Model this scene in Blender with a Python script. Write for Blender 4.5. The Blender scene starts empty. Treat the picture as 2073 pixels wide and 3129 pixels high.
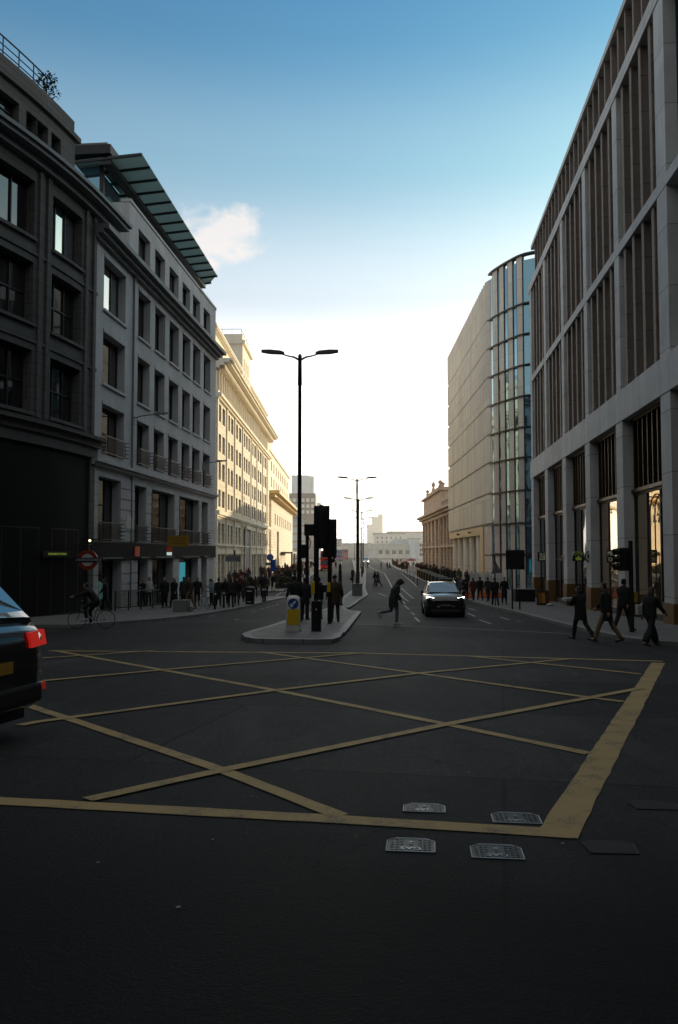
import bpy, math, random
from math import sin, cos, tan, atan, atan2, radians, pi, sqrt, hypot
from mathutils import Vector, Matrix
from mathutils.geometry import tessellate_polygon
random.seed(7)
SC = bpy.context.scene
COL = SC.collection

# ------------------------------------------------------------------ survey: measured sight lines -> places on the ground / on walls
F, CX, CY, TILT, EZ = 2450.0, 1036.5, 1564.5, radians(2.93), 1.7
PROFILE = [(-400,2.5),(-60,1.6),(-20,.72),(0,0),(40,-1.44),(55,-1.88),(70,-2.1),(90,-2.2),(180,-2.15),(260,-1.7),(360,-.95),(430,-.95),(520,-2),(700,-5),(3000,-9)]
def gz(y):
    """height of the street: it falls from the junction, runs level, then climbs to the bridge"""
    P = PROFILE
    if y <= P[0][0]: return P[0][1]
    if y >= P[-1][0]: return P[-1][1]
    n = len(P); i = max(k for k in range(n-1) if P[k][0] <= y)
    def m(k):
        if k == 0: return (P[1][1]-P[0][1])/(P[1][0]-P[0][0])
        if k == n-1: return (P[-1][1]-P[-2][1])/(P[-1][0]-P[-2][0])
        a = (P[k][1]-P[k-1][1])/(P[k][0]-P[k-1][0]); b = (P[k+1][1]-P[k][1])/(P[k+1][0]-P[k][0])
        return 0 if a*b <= 0 else 2*a*b/(a+b)
    h = P[i+1][0]-P[i][0]; t = (y-P[i][0])/h
    return (2*t**3-3*t*t+1)*P[i][1]+(t**3-2*t*t+t)*h*m(i)+(-2*t**3+3*t*t)*P[i+1][1]+(t**3-t*t)*h*m(i+1)
def ray(px, py):
    dx = (px-CX)/F; dy = (CY-py)/F
    return dx, cos(TILT)-dy*sin(TILT), sin(TILT)+dy*cos(TILT)
def at(px, py, Y):
    a, b, c = ray(px, py); k = Y/b
    return Vector((a*k, Y, EZ+c*k))
def gnd(px, py, lift=0.0):
    dx, dy, dz = ray(px, py); k = 1.0
    while EZ+dz*k-gz(dy*k)-lift > 0 and k < 4000: k *= 1.004
    lo, hi = k/1.004, k
    for _ in range(40):
        m = (lo+hi)/2
        if EZ+dz*m-gz(dy*m)-lift < 0: hi = m
        else: lo = m
    return Vector((dx*lo, dy*lo, gz(dy*lo)+lift))

# ------------------------------------------------------------------ materials
def new_mat(name):
    m = bpy.data.materials.new(name); m.use_nodes = True
    nt = m.node_tree; b = nt.nodes['Principled BSDF']
    return m, nt, b
def lnk(nt, a, b): nt.links.new(a, b)
def node(nt, t, **kw):
    n = nt.nodes.new(t)
    for k, v in kw.items(): setattr(n, k, v)
    return n
def mixc(nt, fac, a, b, mode='MIX'):
    n = node(nt, 'ShaderNodeMix', data_type='RGBA', blend_type=mode)
    for sock, v in ((0, fac), (6, a), (7, b)):
        if hasattr(v, 'links'): lnk(nt, v, n.inputs[sock])
        else: n.inputs[sock].default_value = v if sock == 0 else (*v[:3], 1)
    return n.outputs[2]
def mathn(nt, op, a, b=0.0):
    n = node(nt, 'ShaderNodeMath', operation=op)
    for i, v in enumerate((a, b)):
        if hasattr(v, 'links'): lnk(nt, v, n.inputs[i])
        else: n.inputs[i].default_value = v
    return n.outputs[0]
def ramp(nt, fac, p0, p1, c0=(0,0,0), c1=(1,1,1)):
    n = node(nt, 'ShaderNodeValToRGB'); e = n.color_ramp.elements
    e[0].position, e[1].position = p0, p1; e[0].color = (*c0, 1); e[1].color = (*c1, 1)
    lnk(nt, fac, n.inputs[0]); return n.outputs[0]
def noise(nt, vec, scale, detail=4.0, rough=.55):
    n = node(nt, 'ShaderNodeTexNoise'); n.inputs['Scale'].default_value = scale
    n.inputs['Detail'].default_value = detail; n.inputs['Roughness'].default_value = rough
    if vec is not None: lnk(nt, vec, n.inputs['Vector'])
    return n.outputs['Fac']
def ocoord(nt): return node(nt, 'ShaderNodeTexCoord').outputs['Object']
def scaled(nt, vec, s):
    n = node(nt, 'ShaderNodeMapping'); n.inputs['Scale'].default_value = s
    lnk(nt, vec, n.inputs['Vector']); return n.outputs[0]
def bump(nt, b, h, strength, dist=.02):
    n = node(nt, 'ShaderNodeBump'); n.inputs['Strength'].default_value = strength; n.inputs['Distance'].default_value = dist
    lnk(nt, h, n.inputs['Height']); lnk(nt, n.outputs[0], b.inputs['Normal'])

def stone(name, col, joint=None, rough=.8, streak=.35, dark=.72, scale=1.0):
    m, nt, b = new_mat(name); v = ocoord(nt)
    n1 = noise(nt, v, .6*scale, 5); n2 = noise(nt, scaled(nt, v, (2.2, 2.2, .12)), 1.0, 5, .6); n3 = noise(nt, v, 14*scale, 4)
    lo = tuple(c*dark for c in col)
    c = mixc(nt, ramp(nt, n1, .3, .7), lo, col)
    c = mixc(nt, mathn(nt, 'MULTIPLY', ramp(nt, n2, .45, .75), streak), c, tuple(k*.45 for k in col))
    c = mixc(nt, mathn(nt, 'MULTIPLY', n3, .25), c, tuple(min(1, k*1.25) for k in col))
    h = n3
    if joint:
        sp = node(nt, 'ShaderNodeSeparateXYZ'); lnk(nt, v, sp.inputs[0]); cb = node(nt, 'ShaderNodeCombineXYZ')
        lnk(nt, mathn(nt, 'ADD', sp.outputs[0], sp.outputs[1]), cb.inputs[0]); lnk(nt, sp.outputs[2], cb.inputs[1])
        br = node(nt, 'ShaderNodeTexBrick'); br.offset = joint[2] if len(joint) > 2 else .5
        br.inputs['Scale'].default_value = 1; br.inputs['Brick Width'].default_value = joint[0]; br.inputs['Row Height'].default_value = joint[1]
        br.inputs['Mortar Size'].default_value = .018; br.inputs['Mortar Smooth'].default_value = .3
        br.inputs['Color1'].default_value = (1,1,1,1); br.inputs['Color2'].default_value = (.86,.86,.86,1); br.inputs['Mortar'].default_value = (.42,.4,.38,1)
        lnk(nt, cb.outputs[0], br.inputs['Vector'])
        c = mixc(nt, 1.0, c, br.outputs['Color'], 'MULTIPLY')
    lnk(nt, c, b.inputs['Base Color']); b.inputs['Roughness'].default_value = rough; b.inputs['Specular IOR Level'].default_value = .2
    bump(nt, b, h, .25, .01)
    return m
def plain(name, col, rough=.5, metal=0.0, var=.15, emit=None, estr=0.0, coat=0.0, scale=3.0):
    m, nt, b = new_mat(name); v = ocoord(nt)
    n1 = noise(nt, v, scale, 4)
    c = mixc(nt, n1, tuple(k*(1-var) for k in col), tuple(min(1, k*(1+var)) for k in col))
    lnk(nt, c, b.inputs['Base Color']); b.inputs['Metallic'].default_value = metal
    lnk(nt, mathn(nt, 'ADD', mathn(nt, 'MULTIPLY', n1, .2), rough-.1), b.inputs['Roughness'])
    b.inputs['Coat Weight'].default_value = coat; b.inputs['Coat Roughness'].default_value = .05
    if emit: b.inputs['Emission Color'].default_value = (*emit, 1); b.inputs['Emission Strength'].default_value = estr
    return m
def pane_mat(name, col, ior=1.6, metal=0.0, rough=.03, wav=.06, vary=.5):
    m, nt, b = new_mat(name); v = ocoord(nt)
    oi = node(nt, 'ShaderNodeObjectInfo').outputs['Random']
    c = mixc(nt, mathn(nt, 'MULTIPLY', oi, vary), col, tuple(min(1, k*2.6+.004) for k in col))
    lnk(nt, c, b.inputs['Base Color']); b.inputs['Roughness'].default_value = rough
    b.inputs['IOR'].default_value = ior; b.inputs['Metallic'].default_value = metal
    wv = node(nt, 'ShaderNodeTexNoise', noise_dimensions='4D'); lnk(nt, v, wv.inputs['Vector']); lnk(nt, mathn(nt, 'MULTIPLY', oi, 40), wv.inputs['W'])
    wv.inputs['Scale'].default_value = .55; wv.inputs['Detail'].default_value = 1
    bump(nt, b, wv.outputs['Fac'], wav, .35)
    return m

M = {}
M['portland'] = stone('portland_stone', (.50,.48,.46), (1.9,.62), .8, .3)
M['portland_plain'] = stone('portland_render', (.58,.58,.58), None, .8, .28)
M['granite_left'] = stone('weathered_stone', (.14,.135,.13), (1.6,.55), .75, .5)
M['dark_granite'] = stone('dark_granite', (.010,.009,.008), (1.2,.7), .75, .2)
M['sun_stone'] = stone('pale_limestone', (.94,.84,.68), (1.7,.55), .8, .12, .92)
M['sun_stone_plain'] = stone('pale_limestone_trim', (.94,.85,.70), None, .8, .14, .92)
M['hall_stone'] = stone('hall_stone', (.62,.50,.42), (1.8,.6), .8, .4)
M['concrete'] = stone('pale_concrete', (.72,.71,.69), (3.55,2.4,0), .7, .35)
M['fin_brown'] = stone('brown_stone_fin', (.30,.25,.215), (4,1.6,0), .65, .25)
M['panel_tan'] = stone('tan_panel', (.84,.77,.67), (1.35,3.8,0), .6, .12, .9)
M['panel_pink'] = stone('rose_panel', (.62,.52,.48), (4,3.8,0), .6, .12, .9)
M['gold'] = stone('buff_stone', (.62,.47,.25), None, .6, .1, .9)
M['plinth'] = stone('bronze_plinth', (.20,.115,.045), None, .5, .3)
M['bronze'] = plain('bronze_louvre', (.055,.036,.02), .45, .6)
M['black'] = plain('black_paint', (.012,.012,.012), .45)
M['black_gloss'] = plain('black_gloss', (.008,.008,.009), .25, 0, .1, coat=.6)
M['dark_frame'] = plain('dark_frame', (.022,.020,.019), .5)
M['roof_dark'] = plain('dark_roof', (.02,.02,.022), .6)
M['steel'] = plain('galvanised_steel', (.35,.35,.36), .4, .8)
M['lead'] = plain('lead_grey', (.16,.17,.18), .6)
M['pane'] = pane_mat('window_pane', (.010,.010,.010), 1.55)
M['pane_left'] = pane_mat('window_pane_reflective', (.012,.013,.014), 2.0, wav=.05)
M['pane_blue'] = pane_mat('coated_sky_tint_glass', (.20,.36,.46), 1.8, .8, .03, .04, .25)  # blue of the reflected sky is put into this glass colour
M['pane_sky'] = pane_mat('sky_reflecting_pane', (.42,.46,.48), 1.8, .8, .03, .03, .1)
M['pane_shop'] = pane_mat('shop_glass', (.62,.47,.29), 1.8, .9, .02, .03, .2)
M['pane_sun'] = pane_mat('shaded_pane', (.055,.05,.045), 1.45, 0, .12)
def frosted():
    m, nt, b = new_mat('canopy_glass'); out = nt.nodes['Material Output']; t = node(nt, 'ShaderNodeBsdfTranslucent'); t.inputs[0].default_value = (.46,.56,.55,1)
    b.inputs['Base Color'].default_value = (.14,.20,.19,1); b.inputs['Roughness'].default_value = .25
    x = node(nt, 'ShaderNodeMixShader'); x.inputs[0].default_value = .6; lnk(nt, b.outputs[0], x.inputs[1]); lnk(nt, t.outputs[0], x.inputs[2]); lnk(nt, x.outputs[0], out.inputs['Surface'])
    return m
M['canopy_glass'] = frosted()
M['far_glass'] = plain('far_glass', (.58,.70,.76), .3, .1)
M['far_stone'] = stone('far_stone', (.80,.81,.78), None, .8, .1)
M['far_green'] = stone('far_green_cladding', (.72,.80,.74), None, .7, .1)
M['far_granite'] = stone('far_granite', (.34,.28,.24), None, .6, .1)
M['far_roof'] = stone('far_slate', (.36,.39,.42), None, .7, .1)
M['yellow'] = plain('yellow_plastic', (.72,.48,.02), .4)
M['yellow_dull'] = plain('yellow_sign', (.34,.20,.012), .5)
M['white'] = plain('white_plastic', (.78,.78,.74), .45)
M['offwhite'] = plain('off_white', (.55,.55,.52), .6)
M['blue'] = plain('sign_blue', (.01,.07,.32), .4)
M['navy'] = plain('roundel_blue', (.006,.014,.06), .4)
M['red'] = plain('roundel_red', (.28,.025,.010), .45)
M['green'] = plain('sign_green', (.01,.10,.04), .4)
M['darkgreen'] = plain('dark_green', (.006,.022,.012), .4)
M['orange'] = plain('orange_plastic', (.62,.12,.025), .5)
M['hedge'] = plain('hedge_leaf', (.035,.045,.015), .7, 0, .5, scale=20)
M['bus_red'] = plain('bus_red', (.50,.018,.02), .3, coat=.6)
M['coach_blue'] = plain('coach_blue', (.10,.12,.34), .35, coat=.5)
M['van_white'] = plain('van_white', (.62,.66,.68), .35, coat=.5)
M['car_paint'] = plain('car_black_paint', (.010,.011,.012), .22, 0, .1, coat=1.0)
M['car_paint_b'] = plain('car_dark_paint', (.008,.008,.010), .25, 0, .1, coat=1.0)
M['car_glass'] = pane_mat('car_glass', (.13,.22,.30), 1.9, .6, .03, .02, 0)
M['rear_glass'] = pane_mat('rear_glass', (.20,.26,.30), 1.9, .7, .03, .02, 0)
M['tyre'] = plain('tyre_rubber', (.012,.012,.012), .85)
M['rim'] = plain('alloy_rim', (.22,.22,.23), .35, .9)
M['chrome'] = plain('chrome', (.6,.6,.6), .2, 1)
M['headlamp'] = plain('headlamp_lit', (.9,.9,.85), .3, emit=(1,.97,.86), estr=9)
M['taillamp'] = plain('tail_lamp_lit', (.5,.01,.01), .3, emit=(1,.03,.02), estr=.28)
M['taillamp_dim'] = plain('tail_reflector', (.35,.02,.02), .3, emit=(1,.04,.02), estr=.12)
M['plate_y'] = plain('plate_yellow', (.42,.24,.02), .5)
M['plate_b'] = plain('plate_dark', (.03,.03,.03), .5)
M['plate_w'] = plain('plate_lettering', (.45,.44,.36), .5)
M['led'] = plain('led_lettering', (.1,.1,.02), .5, emit=(.55,.75,.12), estr=.22)
M['cyan'] = plain('lit_cyan_display', (.03,.22,.28), .6, 0, .5, emit=(.08,.55,.65), estr=.32, scale=1.5)
M['mint'] = plain('lit_mint_display', (.05,.12,.11), .5, 0, .4, emit=(.25,.55,.48), estr=.10, scale=1.2)
M['white_lit'] = plain('lit_white_sign', (.5,.5,.5), .5, emit=(.8,1,.9), estr=.5)
M['warm_bulb'] = plain('warm_lamp', (.8,.6,.3), .5, emit=(1,.78,.4), estr=5)
M['shop_red'] = plain('shop_red_sign', (.25,.03,.015), .5, emit=(1,.12,.04), estr=.05)
M['sign_text'] = plain('sign_lettering', (.60,.62,.50), .5, emit=(.7,.75,.5), estr=.10)
M['lime_text'] = plain('lime_lettering', (.35,.42,.06), .5, emit=(.5,.6,.1), estr=.08)
M['dot_white'] = plain('stud_white', (.6,.6,.6), .5)
M['skin'] = plain('skin', (.42,.25,.18), .55)
M['skin_dark'] = plain('skin_dark', (.13,.07,.045), .55)
M['hair_dark'] = plain('hair_dark', (.012,.009,.007), .6)
M['hair_brown'] = plain('hair_brown', (.05,.028,.014), .6)
CL = dict(black=(.010,.010,.011), navy=(.014,.018,.034), charcoal=(.03,.03,.032), brown=(.055,.035,.02), olive=(.05,.045,.025), grey=(.12,.12,.13),
          pale=(.50,.50,.50), sky=(.26,.37,.45), denim=(.07,.11,.18), tan=(.20,.14,.07), maroon=(.09,.018,.016), rust=(.30,.07,.02), cream=(.55,.48,.38), tights=(.14,.15,.18))
for k, c in CL.items(): M['cl_'+k] = plain('cloth_'+k, c, .85, 0, .3, scale=6)

def asphalt():
    m, nt, b = new_mat('asphalt'); v = ocoord(nt)
    big = noise(nt, v, .16, 4); mid = noise(nt, scaled(nt, v, (1.6,.30,1)), 1.0, 6, .65); blot = noise(nt, v, 1.7, 6, .7)
    fine = noise(nt, v, 26, 4, .75); grit = noise(nt, v, 62, 3, .7)
    c = mixc(nt, ramp(nt, big, .35, .65), (.019,.0185,.018), (.032,.0315,.031))
    c = mixc(nt, mathn(nt, 'MULTIPLY', ramp(nt, mid, .48, .70), .6), c, (.055,.054,.053))
    c = mixc(nt, mathn(nt, 'MULTIPLY', ramp(nt, blot, .54, .66), .65), c, (.010,.010,.010))
    c = mixc(nt, mathn(nt, 'MULTIPLY', ramp(nt, fine, .46, .70), .75), c, (.006,.006,.006))
    c = mixc(nt, ramp(nt, grit, .60, .70), c, (.14,.14,.14))
    # straight seams and repair patches
    def patch(sx, sy, lo, hi):
        br = node(nt, 'ShaderNodeTexBrick'); br.inputs['Scale'].default_value = 1; br.inputs['Brick Width'].default_value = sx; br.inputs['Row Height'].default_value = sy; br.offset = .37; br.inputs['Mortar Size'].default_value = .02
        br.inputs['Color1'].default_value = (lo,lo,lo,1); br.inputs['Color2'].default_value = (hi,hi,hi,1); br.inputs['Mortar'].default_value = (.35,.35,.35,1)
        wv = node(nt, 'ShaderNodeMapping'); wv.inputs['Rotation'].default_value = (0,0,.2); lnk(nt, v, wv.inputs['Vector']); lnk(nt, wv.outputs[0], br.inputs['Vector']); return br.outputs['Color']
    c = mixc(nt, 1.0, c, patch(9.5, 3.6, .66, 1.25), 'MULTIPLY')
    # cracks
    vo = node(nt, 'ShaderNodeTexVoronoi', feature='DISTANCE_TO_EDGE'); vo.inputs['Scale'].default_value = .55
    wob = node(nt, 'ShaderNodeVectorMath', operation='ADD'); nz = node(nt, 'ShaderNodeTexNoise'); nz.inputs['Scale'].default_value = 2.0; lnk(nt, v, nz.inputs['Vector']); lnk(nt, v, wob.inputs[0]); lnk(nt, nz.outputs['Color'], wob.inputs[1]); lnk(nt, wob.outputs[0], vo.inputs['Vector'])
    crk = mathn(nt, 'MULTIPLY', ramp(nt, vo.outputs['Distance'], .003, .010, (1,1,1), (0,0,0)), ramp(nt, noise(nt, v, .35, 3), .52, .60))
    c = mixc(nt, mathn(nt, 'MULTIPLY', crk, .8), c, (.004,.004,.004))
    worn = noise(nt, scaled(nt, v, (.9,.22,1)), 2.2, 6, .7)
    c = mixc(nt, mathn(nt, 'MULTIPLY', ramp(nt, worn, .62, .72), .6), c, (.085,.084,.082))
    # coarser dark strip nearer than the box marking, with foreground shade painted in
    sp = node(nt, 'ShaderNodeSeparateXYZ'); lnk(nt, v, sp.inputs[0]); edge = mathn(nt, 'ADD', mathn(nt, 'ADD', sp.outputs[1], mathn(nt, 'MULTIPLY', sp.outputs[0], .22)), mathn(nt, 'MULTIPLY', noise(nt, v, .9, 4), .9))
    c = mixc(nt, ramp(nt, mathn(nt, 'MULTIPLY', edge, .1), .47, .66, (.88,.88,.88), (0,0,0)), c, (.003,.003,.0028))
    lnk(nt, c, b.inputs['Base Color'])
    lnk(nt, mathn(nt, 'ADD', mathn(nt, 'MULTIPLY', big, .25), .60), b.inputs['Roughness'])
    b.inputs['Specular IOR Level'].default_value = .12
    bump(nt, b, mathn(nt, 'ADD', fine, mathn(nt, 'MULTIPLY', grit, .8)), .7, .012)
    return m
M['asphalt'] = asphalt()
def paint(name, col, wear):
    m, nt, b = new_mat(name); v = ocoord(nt)
    n1 = noise(nt, v, 3.2, 6, .7); n2 = noise(nt, v, 60, 3, .7)
    c = mixc(nt, noise(nt, v, 1.1, 4), tuple(k*.7 for k in col), col)
    c = mixc(nt, ramp(nt, mathn(nt, 'ADD', mathn(nt, 'MULTIPLY', n1, .6), mathn(nt, 'MULTIPLY', n2, .4)), wear, wear+.16), c, (.05,.049,.047))
    lnk(nt, c, b.inputs['Base Color']); b.inputs['Roughness'].default_value = .75
    bump(nt, b, n2, .4, .006)
    return m
M['paint_yellow'] = paint('yellow_road_paint', (.40,.275,.10), .50)
M['paint_white'] = paint('white_road_paint', (.55,.55,.53), .47)
def paving():
    m, nt, b = new_mat('paving_slabs'); v = ocoord(nt)
    br = node(nt, 'ShaderNodeTexBrick'); lnk(nt, v, br.inputs['Vector']); br.inputs['Scale'].default_value = 1
    br.inputs['Brick Width'].default_value = .9; br.inputs['Row Height'].default_value = .6; br.inputs['Mortar Size'].default_value = .012
    br.inputs['Color1'].default_value = (.17,.155,.145,1); br.inputs['Color2'].default_value = (.12,.11,.105,1); br.inputs['Mortar'].default_value = (.05,.05,.05,1)
    c = mixc(nt, mathn(nt, 'MULTIPLY', ramp(nt, noise(nt, v, 1.3, 6, .7), .45, .7), .5), br.outputs['Color'], (.06,.055,.05))
    lnk(nt, c, b.inputs['Base Color']); b.inputs['Roughness'].default_value = .7
    bump(nt, b, noise(nt, v, 40, 3), .3, .005)
    return m
M['paving'] = paving()
M['kerb'] = stone('granite_kerb', (.27,.265,.26), (.9,5,0), .6, .4)

# ------------------------------------------------------------------ mesh builder
class Path:
    """a wall line; outward is to the left of travel"""
    def __init__(s, pts, step=.25):
        P = [Vector((p[0], p[1], 0)) for p in pts]; out = []
        for i in range(len(P)-1):
            p0 = P[i-1] if i else P[0]*2-P[1]; p1, p2 = P[i], P[i+1]; p3 = P[i+2] if i+2 < len(P) else p2*2-p1
            n = max(2, int((p2-p1).length/step))
            for k in range(n):
                t = k/n
                out.append(.5*((2*p1)+(p2-p0)*t+(2*p0-5*p1+4*p2-p3)*t*t+(3*p1-p0-3*p2+p3)*t**3))
        out.append(P[-1]); s.P = out; s.L = [0]
        for a, b in zip(out, out[1:]): s.L.append(s.L[-1]+(b-a).length)
        s.total = s.L[-1]
    def frame(s, d):
        L = s.L; i = 0
        if d >= L[-1]: i = len(L)-2
        elif d > 0:
            lo, hi = 0, len(L)-1
            while hi-lo > 1:
                m = (lo+hi)//2
                if L[m] <= d: lo = m
                else: hi = m
            i = lo
        a, b = s.P[i], s.P[i+1]; t = (d-L[i])/(L[i+1]-L[i]); dr = (b-a).normalized()
        return a+(b-a)*t, dr, Vector((-dr.y, dr.x, 0))
    def map(s, d, n, z):
        p, dr, nr = s.frame(d); q = p+nr*n
        return (q.x, q.y, z)
class MB:
    def __init__(s, sg=1, fn=None, step=None): s.v = []; s.f = []; s.m = []; s.sm = []; s.sg = sg; s.fn = fn; s.step = step
    def P(s, p):
        if s.fn: return s.fn(*p)
        return (p[0]*s.sg, p[1], p[2])
    def add(s, vs, fs, m=0, smooth=False):
        o = len(s.v); s.v += [s.P(tuple(p)) for p in vs]
        for f in fs: s.f.append([i+o for i in (f if s.sg > 0 else f[::-1])]); s.m.append(m); s.sm.append(smooth)
    def box(s, x0, x1, y0, y1, z0, z1, m=0):
        if x0 > x1: x0, x1 = x1, x0
        if y0 > y1: y0, y1 = y1, y0
        if z0 > z1: z0, z1 = z1, z0
        n = 1 if not s.step else max(1, int(math.ceil((x1-x0)/s.step)))
        vs = []; fs = []
        for i in range(n+1):
            x = x0+(x1-x0)*i/n; vs += [(x,y0,z0),(x,y1,z0),(x,y1,z1),(x,y0,z1)]
        fs.append((0,3,2,1)[::-1] if False else (0,3,2,1)); fs.append((4*n,4*n+1,4*n+2,4*n+3))
        for i in range(n):
            a = 4*i; b = a+4
            for k in range(4):
                l = (k+1) % 4; fs.append((a+k, a+l, b+l, b+k))
        s.add(vs, fs, m); return s
    def quad(s, a, b, c, d, m=0): s.add([a,b,c,d], [(0,1,2,3)], m); return s
    def hexa(s, lo, hi, m=0):
        """lo, hi: 4 points each, counter-clockwise from above"""
        s.add(list(lo)+list(hi), [(3,2,1,0),(4,5,6,7),(0,1,5,4),(1,2,6,5),(2,3,7,6),(3,0,4,7)], m); return s
    def prism(s, poly, y0, y1, axis='y', m=0, smooth=False):
        """extrude a 2-D outline; axis 'y': outline in x,z ; 'z': outline in x,y ; 'x': outline in y,z"""
        n = len(poly)
        def w(p, t): return (p[0], t, p[1]) if axis == 'y' else ((p[0], p[1], t) if axis == 'z' else (t, p[0], p[1]))
        vs = [w(p, y0) for p in poly]+[w(p, y1) for p in poly]
        tri = tessellate_polygon([[Vector((p[0], p[1], 0)) for p in poly]])
        fs = [tuple(t) for t in tri]+[tuple(i+n for i in t[::-1]) for t in tri]
        s.add(vs, fs, m); o = [(i, (i+1) % n, (i+1) % n+n, i+n) for i in range(n)]
        s.add(vs, o, m, smooth); return s
    def tube(s, pts, rad, seg=8, m=0, smooth=True, caps=True):
        pts = [Vector(p) for p in pts]; n = len(pts)
        if not isinstance(rad, (list, tuple)): rad = [rad]*n
        vs = []; fs = []; ref = None
        for i, p in enumerate(pts):
            d = (pts[min(i+1, n-1)]-pts[max(i-1, 0)]).normalized()
            if ref is None: ref = Vector((1,0,0)) if abs(d.x) < .9 else Vector((0,1,0))
            u = (ref-d*ref.dot(d))
            if u.length < 1e-4: u = Vector((0,1,0))-d*d.y
            u.normalize(); w = d.cross(u); ref = u
            r = rad[i]; ra, rb = r if isinstance(r, (list, tuple)) else (r, r)
            for k in range(seg):
                a = 2*pi*k/seg; vs.append(p+u*cos(a)*ra+w*sin(a)*rb)
        for i in range(n-1):
            for k in range(seg):
                l = (k+1) % seg; fs.append((i*seg+k, i*seg+l, (i+1)*seg+l, (i+1)*seg+k))
        s.add(vs, fs, m, smooth)
        if caps: s.add(vs[:seg], [tuple(range(seg))[::-1]], m); s.add(vs[-seg:], [tuple(range(seg))], m)
        return s
    def cyl(s, x, y, z0, z1, r, r1=None, seg=12, m=0): return s.tube([(x,y,z0),(x,y,z1)], [r, r if r1 is None else r1], seg, m)
    def ball(s, c, r, m=0, seg=12, rings=7):
        rx, ry, rz = r if isinstance(r, (list, tuple)) else (r, r, r); vs = []; fs = []
        for i in range(rings+1):
            t = pi*i/rings
            for k in range(seg):
                a = 2*pi*k/seg; vs.append((c[0]+rx*sin(t)*cos(a), c[1]+ry*sin(t)*sin(a), c[2]-rz*cos(t)))
        for i in range(rings):
            for k in range(seg):
                l = (k+1) % seg; fs.append((i*seg+k, i*seg+l, (i+1)*seg+l, (i+1)*seg+k))
        s.add(vs, fs, m, True); return s
    def loft(s, rings, m=0, smooth=True, caps=True):
        n = len(rings[0]); vs = [p for r in rings for p in r]; fs = []
        for i in range(len(rings)-1):
            for k in range(n):
                l = (k+1) % n; fs.append((i*n+k, i*n+l, (i+1)*n+l, (i+1)*n+k))
        s.add(vs, fs, m, smooth)
        if caps: s.add(rings[0], [tuple(range(n))[::-1]], m); s.add(rings[-1], [tuple(range(n))], m)
        return s
    def mesh(s, name):
        me = bpy.data.meshes.new(name); me.from_pydata(s.v, [], s.f)
        me.polygons.foreach_set('material_index', s.m); me.polygons.foreach_set('use_smooth', s.sm); me.update()
        return me
    def build(s, name, mats, parent=None, kind=None, bevel=0.0):
        me = s.mesh(name)
        for k in (mats if isinstance(mats, (list, tuple)) else [mats]): me.materials.append(M[k])
        o = obj(name, me, parent)
        if kind: o['kind'] = kind
        if bevel:
            b = o.modifiers.new('edge', 'BEVEL'); b.width = bevel; b.segments = 2; b.limit_method = 'ANGLE'
        return o
def obj(name, me, parent=None, loc=None):
    o = bpy.data.objects.new(name, me); COL.objects.link(o)
    if parent: o.parent = parent
    if loc is not None: o.location = loc
    return o
def tag(o, label, cat, group=None):
    o['label'] = label; o['category'] = cat
    if group: o['group'] = group
    return o
def thing(name, label, cat, loc=(0,0,0), rz=0.0, group=None):
    o = bpy.data.objects.new(name, None); o.empty_display_size = .2; COL.objects.link(o)
    o.location = loc; o.rotation_euler = (0,0,rz); return tag(o, label, cat, group)
def kids(o): return [c for c in o.children]
def copy_tree(o, parent=None):
    c = o.copy(); COL.objects.link(c); c.parent = parent
    for ch in list(o.children): copy_tree(ch, c)
    return c
def dup(o, label, loc, rz=None, group=None, scale=None):
    c = copy_tree(o); c['label'] = label; c.location = loc
    if rz is not None: c.rotation_euler = (0,0,rz)
    if group: c['group'] = group
    if scale: c.scale = (scale,)*3
    return c
def text(body, size, width=None, depth=.004):
    """lettering as a flat mesh in x (reading direction), z (up), facing -y, centred"""
    cu = bpy.data.curves.new('lettering', 'FONT'); cu.body = body; cu.size = size; cu.align_x = 'CENTER'; cu.align_y = 'CENTER'; cu.extrude = depth
    t = bpy.data.objects.new('lettering', cu); COL.objects.link(t)
    dg = bpy.context.evaluated_depsgraph_get(); dg.update()
    me = bpy.data.meshes.new_from_object(t.evaluated_get(dg)); bpy.data.objects.remove(t)
    xs = [v.co.x for v in me.vertices]; k = 1
    if width and xs: k = width/max(1e-6, max(xs)-min(xs))
    for v in me.vertices: v.co = (v.co.x*k, -v.co.z, v.co.y)
    me.materials.clear(); return me
def letters(name, body, size, mat, parent, loc, width=None, turn=None):
    me = text(body, size, width); me.materials.append(M[mat]); o = obj(name, me, parent, loc)
    if turn is not None: o.rotation_euler = turn
    return o
def remesh(mb, name, voxel, smooth=3):
    me = mb.mesh('raw'); o = bpy.data.objects.new('raw', me); COL.objects.link(o)
    r = o.modifiers.new('r', 'REMESH'); r.mode = 'VOXEL'; r.voxel_size = voxel; r.use_smooth_shade = True
    if smooth: q = o.modifiers.new('s', 'SMOOTH'); q.iterations = smooth; q.factor = .5
    dg = bpy.context.evaluated_depsgraph_get(); dg.update()
    out = bpy.data.meshes.new_from_object(o.evaluated_get(dg)); bpy.data.objects.remove(o); bpy.data.meshes.remove(me)
    out.name = name; out.materials.clear(); return out
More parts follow.
